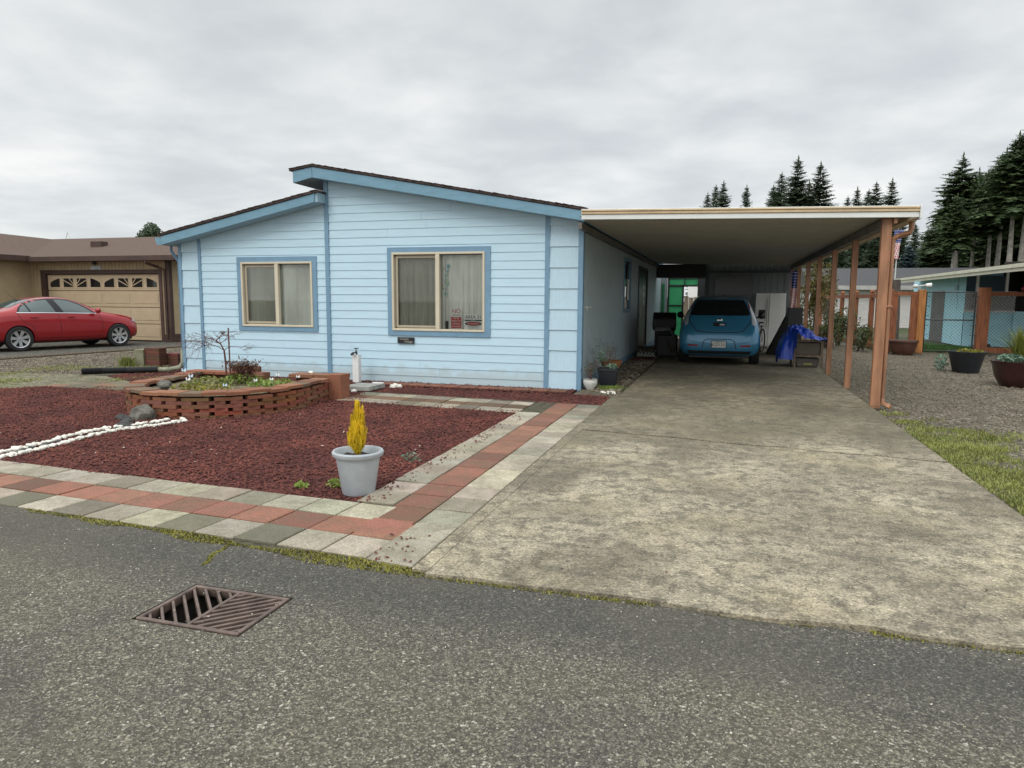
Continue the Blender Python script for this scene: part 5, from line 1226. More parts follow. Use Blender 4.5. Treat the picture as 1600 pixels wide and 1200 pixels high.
# ================================================================== THINGS UNDER THE CARPORT
F_ = empty('refrigerator', (1.4, 23.9, .02), 'white side by side refrigerator at the back of the carport', 'refrigerator')
mb = MB(); mb.box(.97, 1.87, 23.6, 24.3, .04, 1.74); bevel(mb.build('cabinet', 'white_dirty', F_), .01)
mb = MB(); mb.box(.975, 1.365, 23.54, 23.595, .1, 1.73); d = mb.build('door', 'white', F_); bevel(d, .01); mb = MB(); mb.tube([(1.335, 23.5, .7), (1.335, 23.5, 1.6)], .014, 6); mb.build('handle', 'white_dirty', d); mb = MB(); mb.box(1.08, 1.27, 23.53, 23.545, .95, 1.22); mb.build('water_dispenser', 'dark_room', d)
mb = MB(); mb.box(1.375, 1.865, 23.54, 23.595, .1, 1.73); d = mb.build('door', 'white', F_); bevel(d, .01); mb = MB(); mb.tube([(1.405, 23.5, .7), (1.405, 23.5, 1.6)], .014, 6); mb.build('handle', 'white_dirty', d)
mb = MB(); mb.box(1.62, 1.98, 19.6, 20.1, .02, 1.33); o = bevel(mb.build('black_cabinet', 'black'), .01); tag(o, 'tall black cabinet standing behind the tarp covered cart', 'cabinet')
mb = MB(); vs = [(1.2, 20.6, .02), (1.62, 20.6, .02), (1.95, 20.6, 1.2), (1.75, 20.6, 1.25), (1.2, 21.2, .02), (1.62, 21.2, .02), (1.95, 21.2, 1.2), (1.75, 21.2, 1.25)]; mb.add(vs, [(0, 1, 2, 3), (4, 5, 6, 7), (0, 1, 5, 4), (1, 2, 6, 5), (2, 3, 7, 6), (3, 0, 4, 7)])
tag(mb.build('leaning_board', mat('dark_board', (.03, .028, .025), .8)), 'dark boards leaning between the black cabinet and the refrigerator', 'board')
# cart, storage bin and tarp
K = empty('garden_cart', (1.85, 16.95, .02), 'weathered wooden cart by the carport posts holding a tarp covered load', 'cart')
for x in (1.58, 2.14):
    for y in (16.9, 17.7):
        mb = MB(); mb.box(x-.025, x+.025, y-.025, y+.025, .02, .66); mb.build('leg', 'wood_old', K)
mb = MB(); mb.box(1.55, 2.17, 16.87, 16.9, .26, .31); mb.box(1.55, 2.17, 16.87, 16.9, .60, .65); mb.box(1.58, 2.14, 16.9, 17.7, .26, .29); mb.build('frame', 'wood_old', K)
mb = MB(); mb.box(1.60, 2.12, 16.93, 17.68, .30, .58); bevel(mb.build('box', mat('grey_brown_box', (.12, .095, .07), .6, var=.15), K), .02)
mb = MB(); mb.prism([(1.64, .03), (2.08, .03), (2.12, .23), (1.60, .23)], 'y', 16.98, 17.5); o = bevel(mb.build('storage_bin', mat('smoky_bin', (.11, .10, .085), .4, var=.1)), .02); tag(o, 'smoky plastic storage bin under the wooden cart', 'bin')
mb = MB(); mb.box(1.78, 1.96, 16.965, 16.98, .08, .12); mb.build('yellow_label', mat('bin_label', (.3, .3, .08), .5, var=0), o)
M['tarp'] = mat('blue_tarp', (.012, .055, .42), .35, var=.12, vscale=5)
nx, ny = 60, 44; vs = []; 
for i in range(nx):
    for j in range(ny):
        u, v = i/(nx-1), j/(ny-1); x = 1.22+u*1.02; y = 16.78+v*1.15
        top = .92-.28*max(0, (u-.30))/.7-.04*math.sin(u*9)
        side = min(1, max(0, (u-.02)/.24)); frnt = min(1, max(0, (v+.02)/.12)) if u > .32 else min(1, max(0, (v)/.25)); rgt = min(1, max(0, (1.0-u)/.09))
        lowest = .20+.12*math.sin(v*9) if u < .34 else .62+.05*math.sin(u*22)
        z = lowest+(top-lowest)*min(side**.6, frnt**.6, .35+.65*rgt)
        f_ = noise.noise(Vector((x*6, y*6, 0)))*.10+noise.noise(Vector((x*15, y*15, z*6)))*.06+abs(noise.noise(Vector((x*22, y*9, z*9))))*.03+abs(noise.noise(Vector((x*9, y*4, 3))))*.05
        vs.append((x+f_*.35, y-f_*.6, z+f_*(.6 if z > .3 else .2)))
mb = MB(); mb.add(vs, [(i*ny+j, (i+1)*ny+j, (i+1)*ny+j+1, i*ny+j+1) for i in range(nx-1) for j in range(ny-1)]); tag(mb.build('tarp', 'tarp', smooth=True), 'crumpled bright blue tarp thrown over the cart by the posts', 'tarp')
# grill and covered heap left of the car
g = empty('grill', (-1.5, 19.8, .02), 'black barbecue grill in the shade between the door and the blue hatchback', 'grill')
mb = MB(); mb.box(-1.84, -1.22, 19.6, 20.1, .75, .95); mb.box(-1.78, -1.26, 19.7, 20.05, .12, .7); bevel(mb.build('cabinet', 'black', g), .02)
mb = MB(); mb.lathe([(.25, -.3), (.25, .3)], (-1.53, 19.85, .92), 24, axis='x'); mb.build('lid', 'black', g, smooth=True)
mb = MB(); mb.tube([(-1.75, 19.56, 1.0), (-1.3, 19.56, 1.0)], .014, 6); mb.build('handle', 'chrome', g)
vs = []; nx = 30
for i in range(nx):
    for j in range(20):
        u, v = i/(nx-1), j/19; x = -1.72+u*.62; y = 19.05+v*.5; z = .78-.35*max(0, u-.6)/.4-.25*max(0, .3-v)-.06*abs(noise.noise(Vector((x*9, y*9, 2))))
        vs.append((x, y, z))
mb = MB(); mb.add(vs, [(i*20+j, (i+1)*20+j, (i+1)*20+j+1, i*20+j+1) for i in range(nx-1) for j in range(19)]); tag(mb.build('white_cloth', mat('grey_white_cloth', (.42, .42, .40), .8, var=.15), smooth=True), 'off white cloth draped over a dark box left of the blue hatchback', 'cloth')
mb = MB(); mb.box(-1.66, -1.14, 19.1, 19.5, .02, .58); bevel(mb.build('dark_box', 'black'), .02); tag(bpy.data.objects['dark_box'], 'dark box under the off white cloth', 'box')
mb = MB(); mb.tube([(-1.42, 18.95, .5), (-1.34, 18.9, .3), (-1.28, 18.9, .12)], .02, 6); mb.box(-1.3, -1.2, 18.86, 18.88, .22, .34); tag(mb.build('hanging_strap', 'wood_old'), 'pale strap with a tag dangling in front of the dark box', 'strap')
# bicycle behind the hatchback
b = empty('bicycle', (1.0, 21.3, .02), 'dark bicycle half hidden behind the right side of the blue hatchback', 'bicycle')
def ringm(c, r, t): 
    mb = MB(); n = 32; mb.tube([(c[0]+.25*r*math.cos(k*6.2832/n)*1.0, c[1]+r*math.cos(k*6.2832/n)*.9, c[2]+r*math.sin(k*6.2832/n)) for k in range(n+1)], t, 6); return mb
ringm((.93, 20.6, .36), .33, .02).build('wheel', 'tyre', b); ringm((1.12, 21.6, .36), .33, .02).build('wheel', 'tyre', b)
mb = MB(); mb.tube([(.93, 20.6, .36), (.97, 20.8, .85), (1.07, 21.35, .8), (1.02, 21.1, .32), (.97, 20.8, .8)], .018, 6); mb.tube([(1.07, 21.35, .8), (1.12, 21.6, .36), (1.02, 21.1, .32)], .014, 6); mb.build('frame', 'black_m', b)
mb = MB(); mb.tube([(.85, 20.78, .80), (.97, 20.8, .78), (1.1, 20.82, .80)], .014, 6); mb.build('handlebar', 'black_m', b); mb = MB(); mb.box(1.0, 1.12, 21.3, 21.5, .86, .90); mb.build('saddle', 'black', b)
# shoe rack and mat by the door
mb = MB()
for k in range(5): mb.box(-2.1+k*.09, -2.06+k*.09, 18.6, 19.3, .03, .13)
mb.box(-2.12, -1.66, 18.6, 18.64, .03, .07); tag(mb.build('boot_scraper', 'white_dirty'), 'low slatted rack on the gravel strip before the side door', 'rack')
mb = MB(); mb.box(-2.15, -1.62, 17.6, 18.4, .02, .05); tag(mb.build('door_mat', mat('dark_red_mat', (.09, .025, .02), .9)), 'dark red mat on the gravel strip beside the side wall', 'mat')
# hanging flag at the far post
def flag(name, o, ex, ez, w, h, lab, sag=.12, nx=26, ny=40, seed=0, tilt=0.):
    """draped US flag hanging down: the canton on top, stripes running along the fall"""
    mb = MB(); vs = []
    for i in range(nx+1):
        for j in range(ny+1):
            u, v = i/nx, j/ny; q = sag*w*math.sin(u*9+v*3+seed)*(.3+v)
            vs.append((o[0]+ex*(u-.5)*w*(1-.25*math.sin(v*3.14))+tilt*v*h, o[1]+q, o[2]-v*h))
    fs = []; ms = []
    for i in range(nx):
        for j in range(ny):
            u, v = (i+.5)/nx, (j+.5)/ny; s = int((u+v*.55)*13*.8) % 2
            if v < .45:
                star = (i % 3 == 1 and j % 3 == 1); m_ = 1 if star else 2
            else: m_ = 0 if s else 1
            fs.append((i*(ny+1)+j, (i+1)*(ny+1)+j, (i+1)*(ny+1)+j+1, i*(ny+1)+j+1)); ms.append(m_)
    mb.v = vs; mb.f = fs; mb.m = ms; mb.t = [(1, 1, 1)]*len(vs)
    return tag(mb.build(name, [mat('flag_red', (.42, .02, .03), .8, var=0), mat('flag_white', (.75, .75, .75), .8, var=0), mat('flag_blue', (.02, .035, .18), .8, var=0)], smooth=True), lab, 'flag')
flag('flag', (1.955, 22.2, 2.36), 1, 1, .20, 1.08, 'stars and stripes flag hanging limp between the far carport posts')
L_ = empty('lantern', (2.55, 24.2, 0), 'black post lantern with white glass seen between the far carport posts', 'lantern')
mb = MB(); mb.tube([(2.55, 24.2, 0), (2.55, 24.2, 1.5)], .03, 8); mb.build('post', 'black_m', L_); mb = MB(); mb.lathe([(.05, 1.5), (.09, 1.72), (.0, 1.73)], (2.55, 24.2, 0), 6); mb.build('glass', 'white', L_); mb = MB(); mb.lathe([(.12, 1.73), (.0, 1.83)], (2.55, 24.2, 0), 6); mb.lathe([(0, 1.48), (.07, 1.49), (.05, 1.5)], (2.55, 24.2, 0), 6); mb.build('cap', 'black_m', L_)

# ================================================================== TAN NEIGHBOUR HOUSE
Nb = empty('tan_house', (-21, 19.6, 0), 'tan house with brown trim, shingle roof and double garage behind the red saloon', 'house')
M['tan_wall'] = mat('tan_panel', (.43, .33, .20), .7, var=.06, vscale=3); M['brown_t'] = mat('dark_brown_trim', (.07, .038, .03), .6, var=.15)
mb = MB(); Yn = 19.6
for (a, b) in ((-23.9, -23.22), (-18.26, -17.85)):
    x = a
    while x < b: mb.box(x+.004, min(x+.145, b)-.004, Yn-.012, Yn+.05, -.05, 2.8); x += .15
x = -23.22
while x < -18.26: mb.box(x+.004, min(x+.145, -18.26)-.004, Yn-.012, Yn+.05, 2.30, 2.8); x += .15
mb.box(-23.9, -17.9, Yn+.3, 26, -.05, 2.8); mb.box(-17.9, -17.85, Yn, 26, -.05, 2.8)
mb.prism([(14.0, -.05), (Yn, -.05), (Yn, 2.85), (14.0, 2.85)], 'x', -23.98, -23.9); mb.box(-32, -23.98, 14, 26, -.05, 2.85)
mb.build('wall', 'tan_wall', Nb)
mb = MB(); mb.box(-23.42, -23.22, Yn-.04, Yn+.1, -.02, 2.42); mb.box(-18.26, -18.14, Yn-.04, Yn+.1, -.02, 2.42); mb.box(-23.22, -18.26, Yn-.04, Yn+.1, 2.29, 2.42)
mb.box(-17.98, -17.82, Yn-.045, Yn+.1, -.02, 2.75); mb.box(-18.14, -17.98, Yn-.035, Yn+.1, -.02, .24); mb.box(-17.86, -17.82, Yn+.1, 26, -.02, .25)
mb.build('trim', 'brown_t', Nb)
mb = MB(); mb.box(-23.9, -23.87, 17.05, 17.2, -.02, 2.5); mb.build('red_trim', mat('dark_red_trim', (.22, .015, .02), .5), Nb)
# sectional door with embossed panels and sunburst lites
M['gdoor'] = mat('tan_garage_door', (.47, .365, .24), .5, var=.04)
mb = MB()
for r_ in range(4):
    z0 = .02+r_*.565; z1 = z0+.558; mb.box(-23.21, -18.27, Yn+.06, Yn+.10, z0, z1-.012)
    if r_ < 3:
        for c in range(4):
            x0 = -23.10+c*1.21; mb.box(x0, x0+1.08, Yn+.048, Yn+.0605, z0+.12, z1-.10)
    else:
        for c in range(8): x0 = -23.12+c*.605; mb.box(x0, x0+.50, Yn+.052, Yn+.0605, z0+.06, z1-.06)
gd = mb.build('garage_door', 'gdoor', Nb); bevel(gd, .012, 1)
for gI in range(2):
    for c in range(4):
        k = gI*4+c; x0 = -23.10+k*.605+.02; x1 = x0+.42; z0 = 1.83; z1 = 2.13
        fx = x0+(x1-x0)*.5
        cxx = -23.12+(gI*4+2)*.605-.05; 
        arc = lambda x: z0+(z1+.08-z0)*math.sqrt(max(0, 1-((x-cxx)/1.21)**2))
        n = 8; poly = [(x0, z0), (x1, z0)]+[(x1-(x1-x0)*i/n, min(z1, max(z0+.01, arc(x1-(x1-x0)*i/n)))) for i in range(n+1)]
        mb = MB(); mb.prism(poly, 'y', Yn+.044, Yn+.050); lt = mb.build('garage_window', 'car_glass_d', gd)
        mb = MB()
        for a in (25, 50, 75, 105, 130, 155):
            dx, dz = math.cos(R(a)), math.sin(R(a)); P = [(cxx+dx*.1-dz*.014, z0+dz*.1+dx*.014), (cxx+dx*.1+dz*.014, z0+dz*.1-dx*.014), (cxx+dx*1.3+dz*.018, z0+dz*1.3-dx*.018), (cxx+dx*1.3-dz*.018, z0+dz*1.3+dx*.018)]
            for (aa, bb_, cc) in ((-1, 0, -x0), (1, 0, x1), (0, -1, -z0), (0, 1, min(z1, max(arc(x0), arc(x1), arc((x0+x1)/2))))):
                P = clip(P, aa, bb_, cc) if len(P) > 2 else P
            if len(P) > 2: mb.prism(P, 'y', Yn+.038, Yn+.0435)
        if mb.v: mb.build('sunburst_bar', 'gdoor', lt)
M['roof_brown'] = mat('brown_shingles', (.135, .088, .066), .95, var=.22, vscale=14, bump=.8, bscale=30, stretch=(1, 3, 3))
mb = MB(); ex0, ex1, ey, ez, ry, rz = -32, -17.2, 19.15, 2.86, 22.5, 3.80
mb.add([(ex0, ey, ez), (ex1, ey, ez), (-20.6, ry, rz), (ex0, ry, rz), (ex1, 26.4, ez), (ex0, 26.4, ez), (ex0, ey, ez-.02), (ex1, ey, ez-.02), (ex1, 26.4, ez-.02), (ex0, 26.4, ez-.02)], [(0, 1, 2, 3), (1, 4, 2), (3, 2, 4, 5), (6, 7, 8, 9)])
# left wing roof, ridge running towards the street
mb.add([(-23.45, 13.5, 2.9), (-23.45, 19.8, 2.9), (-26.0, 22.4, 3.78), (-28.4, 18, 4.1), (-28.4, 13.5, 4.1), (-33, 13.5, 2.9), (-33, 22, 2.9)], [(0, 1, 2, 3, 4), (4, 3, 6, 5), (3, 2, 6)])
mb.build('roof', 'roof_brown', Nb)
mb = MB(); mb.box(-23.5, -17.15, 19.08, 19.16, 2.70, 2.86); mb.box(-17.2, -17.12, 19.1, 26.4, 2.70, 2.86); mb.box(-23.48, -23.38, 13.5, 19.08, 2.72, 2.9); mb.box(-23.4, -17.3, 19.16, 19.62, 2.70, 2.74); mb.build('fascia', 'brown_t', Nb)
mb = MB(); mb.tube([(-18.35, 19.1, 2.75), (-18.35, 19.1, 2.62), (-18.15, 19.4, 2.5), (-17.98, 19.52, 2.42), (-17.98, 19.52, .12)], .045, 4); mb.build('downspout', 'brown_t', Nb)
mb = MB(); mb.lathe([(0, .0), (.06, .02), (.05, .18), (0, .2)], (-20.9, 19.5, 2.58), 10); mb.build('wall_lamp', 'black_m', Nb); mb = MB(); mb.box(-21.12, -20.7, 19.57, 19.59, 2.43, 2.55); mb.build('house_number_plate', mat('pale_plate', (.5, .56, .58), .4), Nb)
mb = MB(); mb.prism([(-24.9, 3.50), (-24.2, 3.2), (-24.2, 3.27), (-24.9, 3.57)], 'y', 17.6, 18.0); mb.build('roof_vent', 'white_dirty', Nb)
mb = MB(); mb.box(-22.3, -21.8, 20.7, 21, 3.28, 3.5); mb.build('roof_vent', 'brown_t', Nb)
# small lattice mast far behind
mb = MB()
for sgx in (-1, 1): mb.tube([(-62+sgx*.45, 55, 0), (-62+sgx*.35, 55, 6.8), (-62, 55, 7.75)], .035, 4)
for k in range(4): mb.tube([(-62.35, 55, 5.9+k*.3), (-61.65, 55, 6.1+k*.3)], .025, 3)
tag(mb.build('lattice_mast', 'white_dirty'), 'tiny pale lattice mast above the roof ridge of the tan house', 'mast')

# ================================================================== RIGHT SIDE: FENCE, GATE, OUTBUILDINGS
Fn = empty('wooden_fence', (4.6, 26, 0), 'long red brown timber fence with wire panels running away beside the gravel', 'fence')
FP = [(4.72, 23.3), (4.66, 25.6), (4.5, 27.5), (4.36, 29.6), (4.25, 31.6), (4.1, 33.6)]
for k, (x, y) in enumerate(FP[1:]): 
    mb = MB(); mb.box(x-.07, x+.07, y-.07, y+.07, 0, 1.78); o = mb.build('post', 'wood_fence', Fn)
    mb = MB(); mb.lathe([(0, 1.78), (.09, 1.80), (.09, 1.83), (.05, 1.88), (0, 1.89)], (x, y, 0), 10); mb.build('post_cap', 'wood_fence', o)
def rail(a, b, z0, z1, t, name, par, m_='wood_fence'):
    mb = MB(); a, b = Vector((*a, 0)), Vector((*b, 0)); c = (a+b)/2; d = (b-a)/2; nn = Vector((-d.y, d.x, 0)).normalized()*t
    mb.obox((c.x, c.y, (z0+z1)/2), d, nn, (0, 0, (z1-z0)/2)); return mb.build(name, m_, par)
def mesh_panel(a, b, z0, z1, cell, w, par, m_='black_m', name='wire_mesh'):
    a, b = Vector((*a, 0)), Vector((*b, 0)); L = (b-a).length; d = (b-a).normalized(); nn = Vector((-d.y, d.x, 0))*w*.5; mb = MB(); H_ = z1-z0
    for sg in (1, -1):
        k = -int(H_/cell)-1
        while k*cell < L+H_:
            P = [(0, 0), (L, 0), (L, H_), (0, H_)]; ww = w*.707
            P = clip(P, 1, -sg, k*cell+ww+(0 if sg > 0 else 0)); 
            if len(P) > 2: P = clip(P, -1, sg, -(k*cell-ww))
            if len(P) > 2:
                q = [a+d*u+Vector((0, 0, z0+v)) for u, v in P]; mb.add([p+nn for p in q]+[p-nn for p in q], [list(range(len(q))), [len(q)+i for i in range(len(q))][::-1]])
            k += 1
    return mb.build(name, m_, par)
for (p, q) in zip(FP, FP[1:]):
    rail(p, q, 1.62, 1.74, .035, 'rail', Fn); rail(p, q, .03, .13, .035, 'rail', Fn); mesh_panel(p, q, .13, 1.62, .10, .004, Fn, 'bronze')
Fp = empty('fence_panel', (5.1, 23.3, 0), 'short orange brown fence panel with wire infill left of the chain link gate', 'fence')
for x, m_ in ((4.72, 'wood_fence'), (5.56, 'wood_fence2')): mb = MB(); mb.box(x-.10, x+.09, 23.2, 23.4, 0, 1.86); bevel(mb.build('post', m_, Fp), .01)
mb = MB(); mb.box(4.81, 5.46, 23.26, 23.34, 1.68, 1.80); mb.box(4.81, 4.93, 23.27, 23.33, .2, 1.68); mb.box(5.28, 5.46, 23.27, 23.33, .2, 1.68); mb.box(4.81, 5.46, 23.26, 23.34, .05, .2); mb.build('frame', 'wood_fence', Fp)
mesh_panel((4.93, 23.3), (5.28, 23.3), .2, 1.68, .075, .0045, Fp, 'bronze')
# motion lamp on the post
g = empty('flood_lamp', (5.45, 23.2, 1.86), 'white twin security lamp fixed on top of the orange gate post', 'lamp')
mb = MB(); mb.lathe([(0, 0), (.05, .02), (.07, .16), (0, .17)], (5.6, 23.2, 1.98), 12, axis='x'); mb.build('lamp_head', 'white', g, smooth=True); mb = MB(); mb.lathe([(0, 0), (.05, .01), (.06, .12), (0, .13)], (5.28, 23.2, 1.95), 12, axis='x'); mb.tube([(5.45, 23.25, 1.84), (5.45, 23.2, 1.96), (5.3, 23.2, 1.95)], .02, 6); mb.tube([(5.45, 23.2, 1.96), (5.6, 23.2, 1.98)], .02, 6); mb.build('bracket', 'white_dirty', g)
Gt = empty('chain_link_gate', (6.3, 23.5, 0), 'black framed chain link gate between two orange brown posts', 'gate')
ga, gb = (5.74, 23.55), (6.98, 23.45)
def gp2(u): return (ga[0]+(gb[0]-ga[0])*u, ga[1]+(gb[1]-ga[1])*u)
mb = MB()
for u in (0, 1): p = gp2(u); mb.tube([(p[0], p[1], .05), (p[0], p[1], 1.80)], .022, 8)
for z in (.07, .98, 1.79): p, q = gp2(0), gp2(1); mb.tube([(p[0], p[1], z), (q[0], q[1], z)], .018, 8)
for u in (-.03, .05, .95, 1.03):
    for k in range(6): p = gp2(u); mb.box(p[0]-.03, p[0]+.03, p[1]-.02, p[1]-.01, .25+k*.28, .265+k*.28)
mb.build('frame', 'black_m', Gt); mesh_panel(ga, gb, .1, 1.76, .095, .0042, Gt, name='chain_link')
Fr = empty('rail_fence', (8.2, 23.6, 0), 'thick orange brown post with a heavy rail reaching out of frame at right', 'fence')
mb = MB(); mb.box(7.06, 7.34, 23.35, 23.6, 0, 1.92); bevel(mb.build('post', 'wood_fence', Fr), .012); mb = MB(); mb.box(7.34, 11, 23.42, 23.54, 1.68, 1.80); mb.build('rail', 'wood_fence', Fr); mb = MB(); mb.box(7.34, 11, 23.42, 23.5, .05, .2); mb.build('rail', 'wood_fence', Fr)
mesh_panel((7.34, 23.47), (9.6, 23.47), .2, 1.68, .095, .005, Fr)
# blue outbuilding
Ob = empty('blue_outbuilding', (9.5, 28, 0), 'bright blue outbuilding with cream roof edge and white lattice porch beyond the gate', 'outbuilding')
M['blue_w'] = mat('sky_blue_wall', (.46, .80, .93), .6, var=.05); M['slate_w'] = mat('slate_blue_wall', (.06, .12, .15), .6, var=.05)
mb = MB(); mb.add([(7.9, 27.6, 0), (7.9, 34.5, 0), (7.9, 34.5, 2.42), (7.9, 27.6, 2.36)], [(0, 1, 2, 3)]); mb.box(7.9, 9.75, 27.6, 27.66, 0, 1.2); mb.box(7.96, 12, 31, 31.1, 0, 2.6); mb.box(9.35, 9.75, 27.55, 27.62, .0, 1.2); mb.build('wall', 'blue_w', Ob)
mb = MB(); mb.box(7.9, 9.3, 28.4, 28.45, 1.2, 2.4); mb.build('inner_wall', 'slate_w', Ob); mb = MB(); mb.box(9.3, 14, 28.5, 28.6, 0, 2.9); mb.box(9.75, 9.8, 27.6, 28.5, 0, 2.6); mb.build('dark_porch_wall', mat('dark_porch', (.03, .022, .02), .8), Ob)
mb = MB(); mb.box(7.88, 9.4, 27.55, 27.60, 1.16, 1.22); mb.box(7.88, 9.4, 27.55, 27.60, 1.80, 1.86)
for x in (8.22, 9.08): mb.box(x-.04, x+.04, 27.52, 27.60, 1.86, 2.5)
mb.build('porch_trim', 'white', Ob); mesh_panel((7.9, 27.57), (9.36, 27.57), 1.22, 1.80, .15, .07, Ob, 'white', 'lattice')
mb = MB(); mb.add([(7.89, 29.9, 0), (7.89, 31.6, 0), (7.89, 31.6, 1.92), (7.89, 29.9, 1.92)], [(0, 1, 2, 3)]); mb.build('door', mat('grey_door', (.16, .165, .16), .6), Ob)
mb = MB(); mb.box(7.84, 7.9, 28.35, 28.65, 1.92, 2.08); mb.build('vent', mat('pale_vent', (.35, .55, .62), .5), Ob)
rp2_ = [(7.02, 2.36), (13, 3.0), (13, 3.12), (7.02, 2.44)]
mb = MB(); mb.prism(rp2_, 'y', 18.0, 33.5); mb.build('roof', mat('porch_underside', (.14, .14, .13), .7), Ob)
mb = MB(); mb.prism([(6.97, 2.27), (7.02, 2.27), (7.02, 2.36), (6.97, 2.36)], 'y', 18, 33.5); mb.prism([(6.93, 2.365), (7.02, 2.365), (7.02, 2.46), (6.93, 2.46)], 'y', 18, 33.5); mb.build('roof_edge', mat('cream_edge', (.66, .65, .50), .5, var=.08), Ob)
Hf = empty('hanging_feeder', (8.2, 24, 1.9), 'red hanging feeder under the porch roof at the right edge', 'feeder')
mb = MB(); mb.lathe([(0, 0), (.09, .02), (.10, .08), (.05, .14), (.045, .3), (0, .32)], (8.38, 24, 1.83), 12); mb.build('bowl', mat('red_plastic', (.35, .015, .03), .3), Hf, smooth=True); mb = MB(); mb.tube([(8.38, 24, 2.1), (8.38, 24, 2.5)], .008, 4); mb.build('wire', 'black_m', Hf)
mb = MB(); mb.tube([(8.15, 26.4, 0), (8.15, 26.4, .85)], .012, 5); mb.lathe([(0, 0), (.07, .02), (.07, .08), (0, .1)], (8.1, 26.4, .82), 10); mb.lathe([(0, 0), (.12, .02), (.1, .1), (0, .12)], (8.25, 26.3, .05), 10)
tag(mb.build('garden_ornament', 'rock_dark'), 'thin dark garden stake ornament before the blue porch wall', 'ornament')
# grey roofed house far behind
Gh = empty('white_house', (11, 46, 0), 'long white sided house with dark grey roof beyond the timber fence', 'house')
mb = MB()
for k in range(16): mb.add([(5.4, 46-.02, k*.15), (18, 46-.02, k*.15), (18, 46, k*.15+.15), (5.4, 46, k*.15+.15)], [(0, 1, 2, 3)])
mb.box(5.4, 18, 46.005, 56, -.05, 2.35); mb.build('wall', mat('white_vinyl', (.60, .58, .57), .6, var=.05), Gh)
mb = MB(); mb.add([(4.9, 45.5, 2.42), (18.5, 45.5, 2.42), (18.5, 51, 3.65), (4.9, 51, 3.65), (18.5, 56.5, 2.42), (4.9, 56.5, 2.42)], [(0, 1, 2, 3), (3, 2, 4, 5), (0, 3, 5), (1, 2, 4)]); mb.build('roof', mat('slate_grey_shingles', (.07, .07, .075), .95, var=.15, vscale=10), Gh)
mb = MB(); mb.box(4.9, 18.5, 45.42, 45.5, 2.18, 2.42); mb.build('fascia', mat('grey_white_fascia', (.42, .41, .39), .5), Gh)
mb = MB(); mb.box(5.75, 6.25, 45.93, 45.97, .7, 1.9); wn = mb.build('window', 'white', Gh); mb = MB(); mb.box(5.82, 6.18, 45.91, 45.93, .78, 1.82); mb.build('pane', mat('green_grey_pane', (.2, .28, .25), .2), wn)
mb = MB(); 
for k in range(4): mb.box(5.9+k*.02, 5.95+k*.02, 39.5-k*.3, 39.56-k*.3, 0, 1.1-.2*k)
mb.tube([(5.9, 39.6, 1.1), (6.05, 38.6, .55)], .04, 4); tag(mb.build('white_handrail', 'white'), 'short white stair handrail beyond the end of the timber fence', 'handrail')
Pf = empty('flagpole', (8.68, 42, 0), 'slim pale flagpole rising behind the timber fence', 'flagpole')
mb = MB(); mb.tube([(8.68, 42, 0), (8.68, 42, 5.4)], [.04, .02], 8); mb.build('pole', 'white_dirty', Pf); mb = MB(); mb.lathe([(0, 0), (.05, .05), (0, .1)], (8.68, 42, 5.38), 8); mb.build('finial', 'white_dirty', Pf)
flag('flag', (8.70, 41.9, 5.25), 1, 1, .45, 1.5, 'faded striped flag drooping from the pale flagpole', seed=2, tilt=-.1)

# ================================================================== TREES
def conifer_mesh(h, rad, seed, low=.12, dens=1., m='fir', whorl=.5, name='crown'):
    rn = random.Random(seed); V = []; F = []
    z = h*low
    while z < h*.985:
        t = (z/h-low)/(1-low); r = rad*(1-t)**.72*(.72+.42*rn.random()+.18*noise.noise(Vector((z*.35, seed, 0))))+.10
        nb = max(4, int((6+4*(1-t))*dens)); a0 = rn.uniform(0, 6.28)
        for k in range(nb):
            a = a0+k*6.2832/nb+rn.uniform(-.35, .35); L = r*rn.uniform(.55, 1.15)
            if t < .25 and rn.random() < .25: continue
            zb = z+rn.uniform(-.6, .6)*whorl; drop = (.34-.60*t)*L*rn.uniform(.3, 1.6); ca, sa = math.cos(a), math.sin(a)
            ns = max(3, int(L*2.4)+2)
            for q in range(ns*3):
                u = (q+.6)/(ns*3); u = u*.9+.1
                px, py, pz = ca*L*u, sa*L*u, zb-drop*u*u+.08*L*u
                tw = (1-u*.75)*L*.34*rn.uniform(.5, 1.2)+.10; sg = 1 if q % 2 else -1
                b2 = a+sg*rn.uniform(.5, 1.15); ex, ey, ez = px+math.cos(b2)*tw, py+math.sin(b2)*tw, pz-rn.uniform(.0, .7)*tw
                wx, wy = -math.sin(b2)*tw*.27, math.cos(b2)*tw*.27; i0 = len(V)
                V += [(px-wx, py-wy, pz), (px+wx, py+wy, pz+rn.uniform(-.04, .06)*tw), (px+(ex-px)*.55+wx*1.1, py+(ey-py)*.55+wy*1.1, pz+(ez-pz)*.5-tw*.12), (ex, ey, ez), (px+(ex-px)*.55-wx*1.1, py+(ey-py)*.55-wy*1.1, pz+(ez-pz)*.5-tw*.1)]
                F += [(i0, i0+1, i0+2, i0+3, i0+4)]
        z += whorl*rn.uniform(.7, 1.3)*(1-.45*t)
    for k in range(14):
        a = k*2.4; zz = h*(.93+.005*k); i0 = len(V); V += [(0, 0, zz), (math.cos(a)*.12, math.sin(a)*.12, zz+.1), (0, 0, zz+h*.03)]; F.append((i0, i0+1, i0+2))
    me = bpy.data.meshes.new(name); me.from_pydata(V, [], F); me.materials.append(M[m]); return me
def trunk_mesh(h, r, m, name='trunk', low=0):
    mb = MB(); mb.tube([(0, 0, -.3), (r*.15, 0, h*.3), (-r*.1, r*.1, h*.6), (0, 0, h*.98)], [r, r*.8, r*.5, r*.08], 8); o = mb.build(name, m); me = o.data; bpy.data.objects.remove(o); return me
VAR = {}
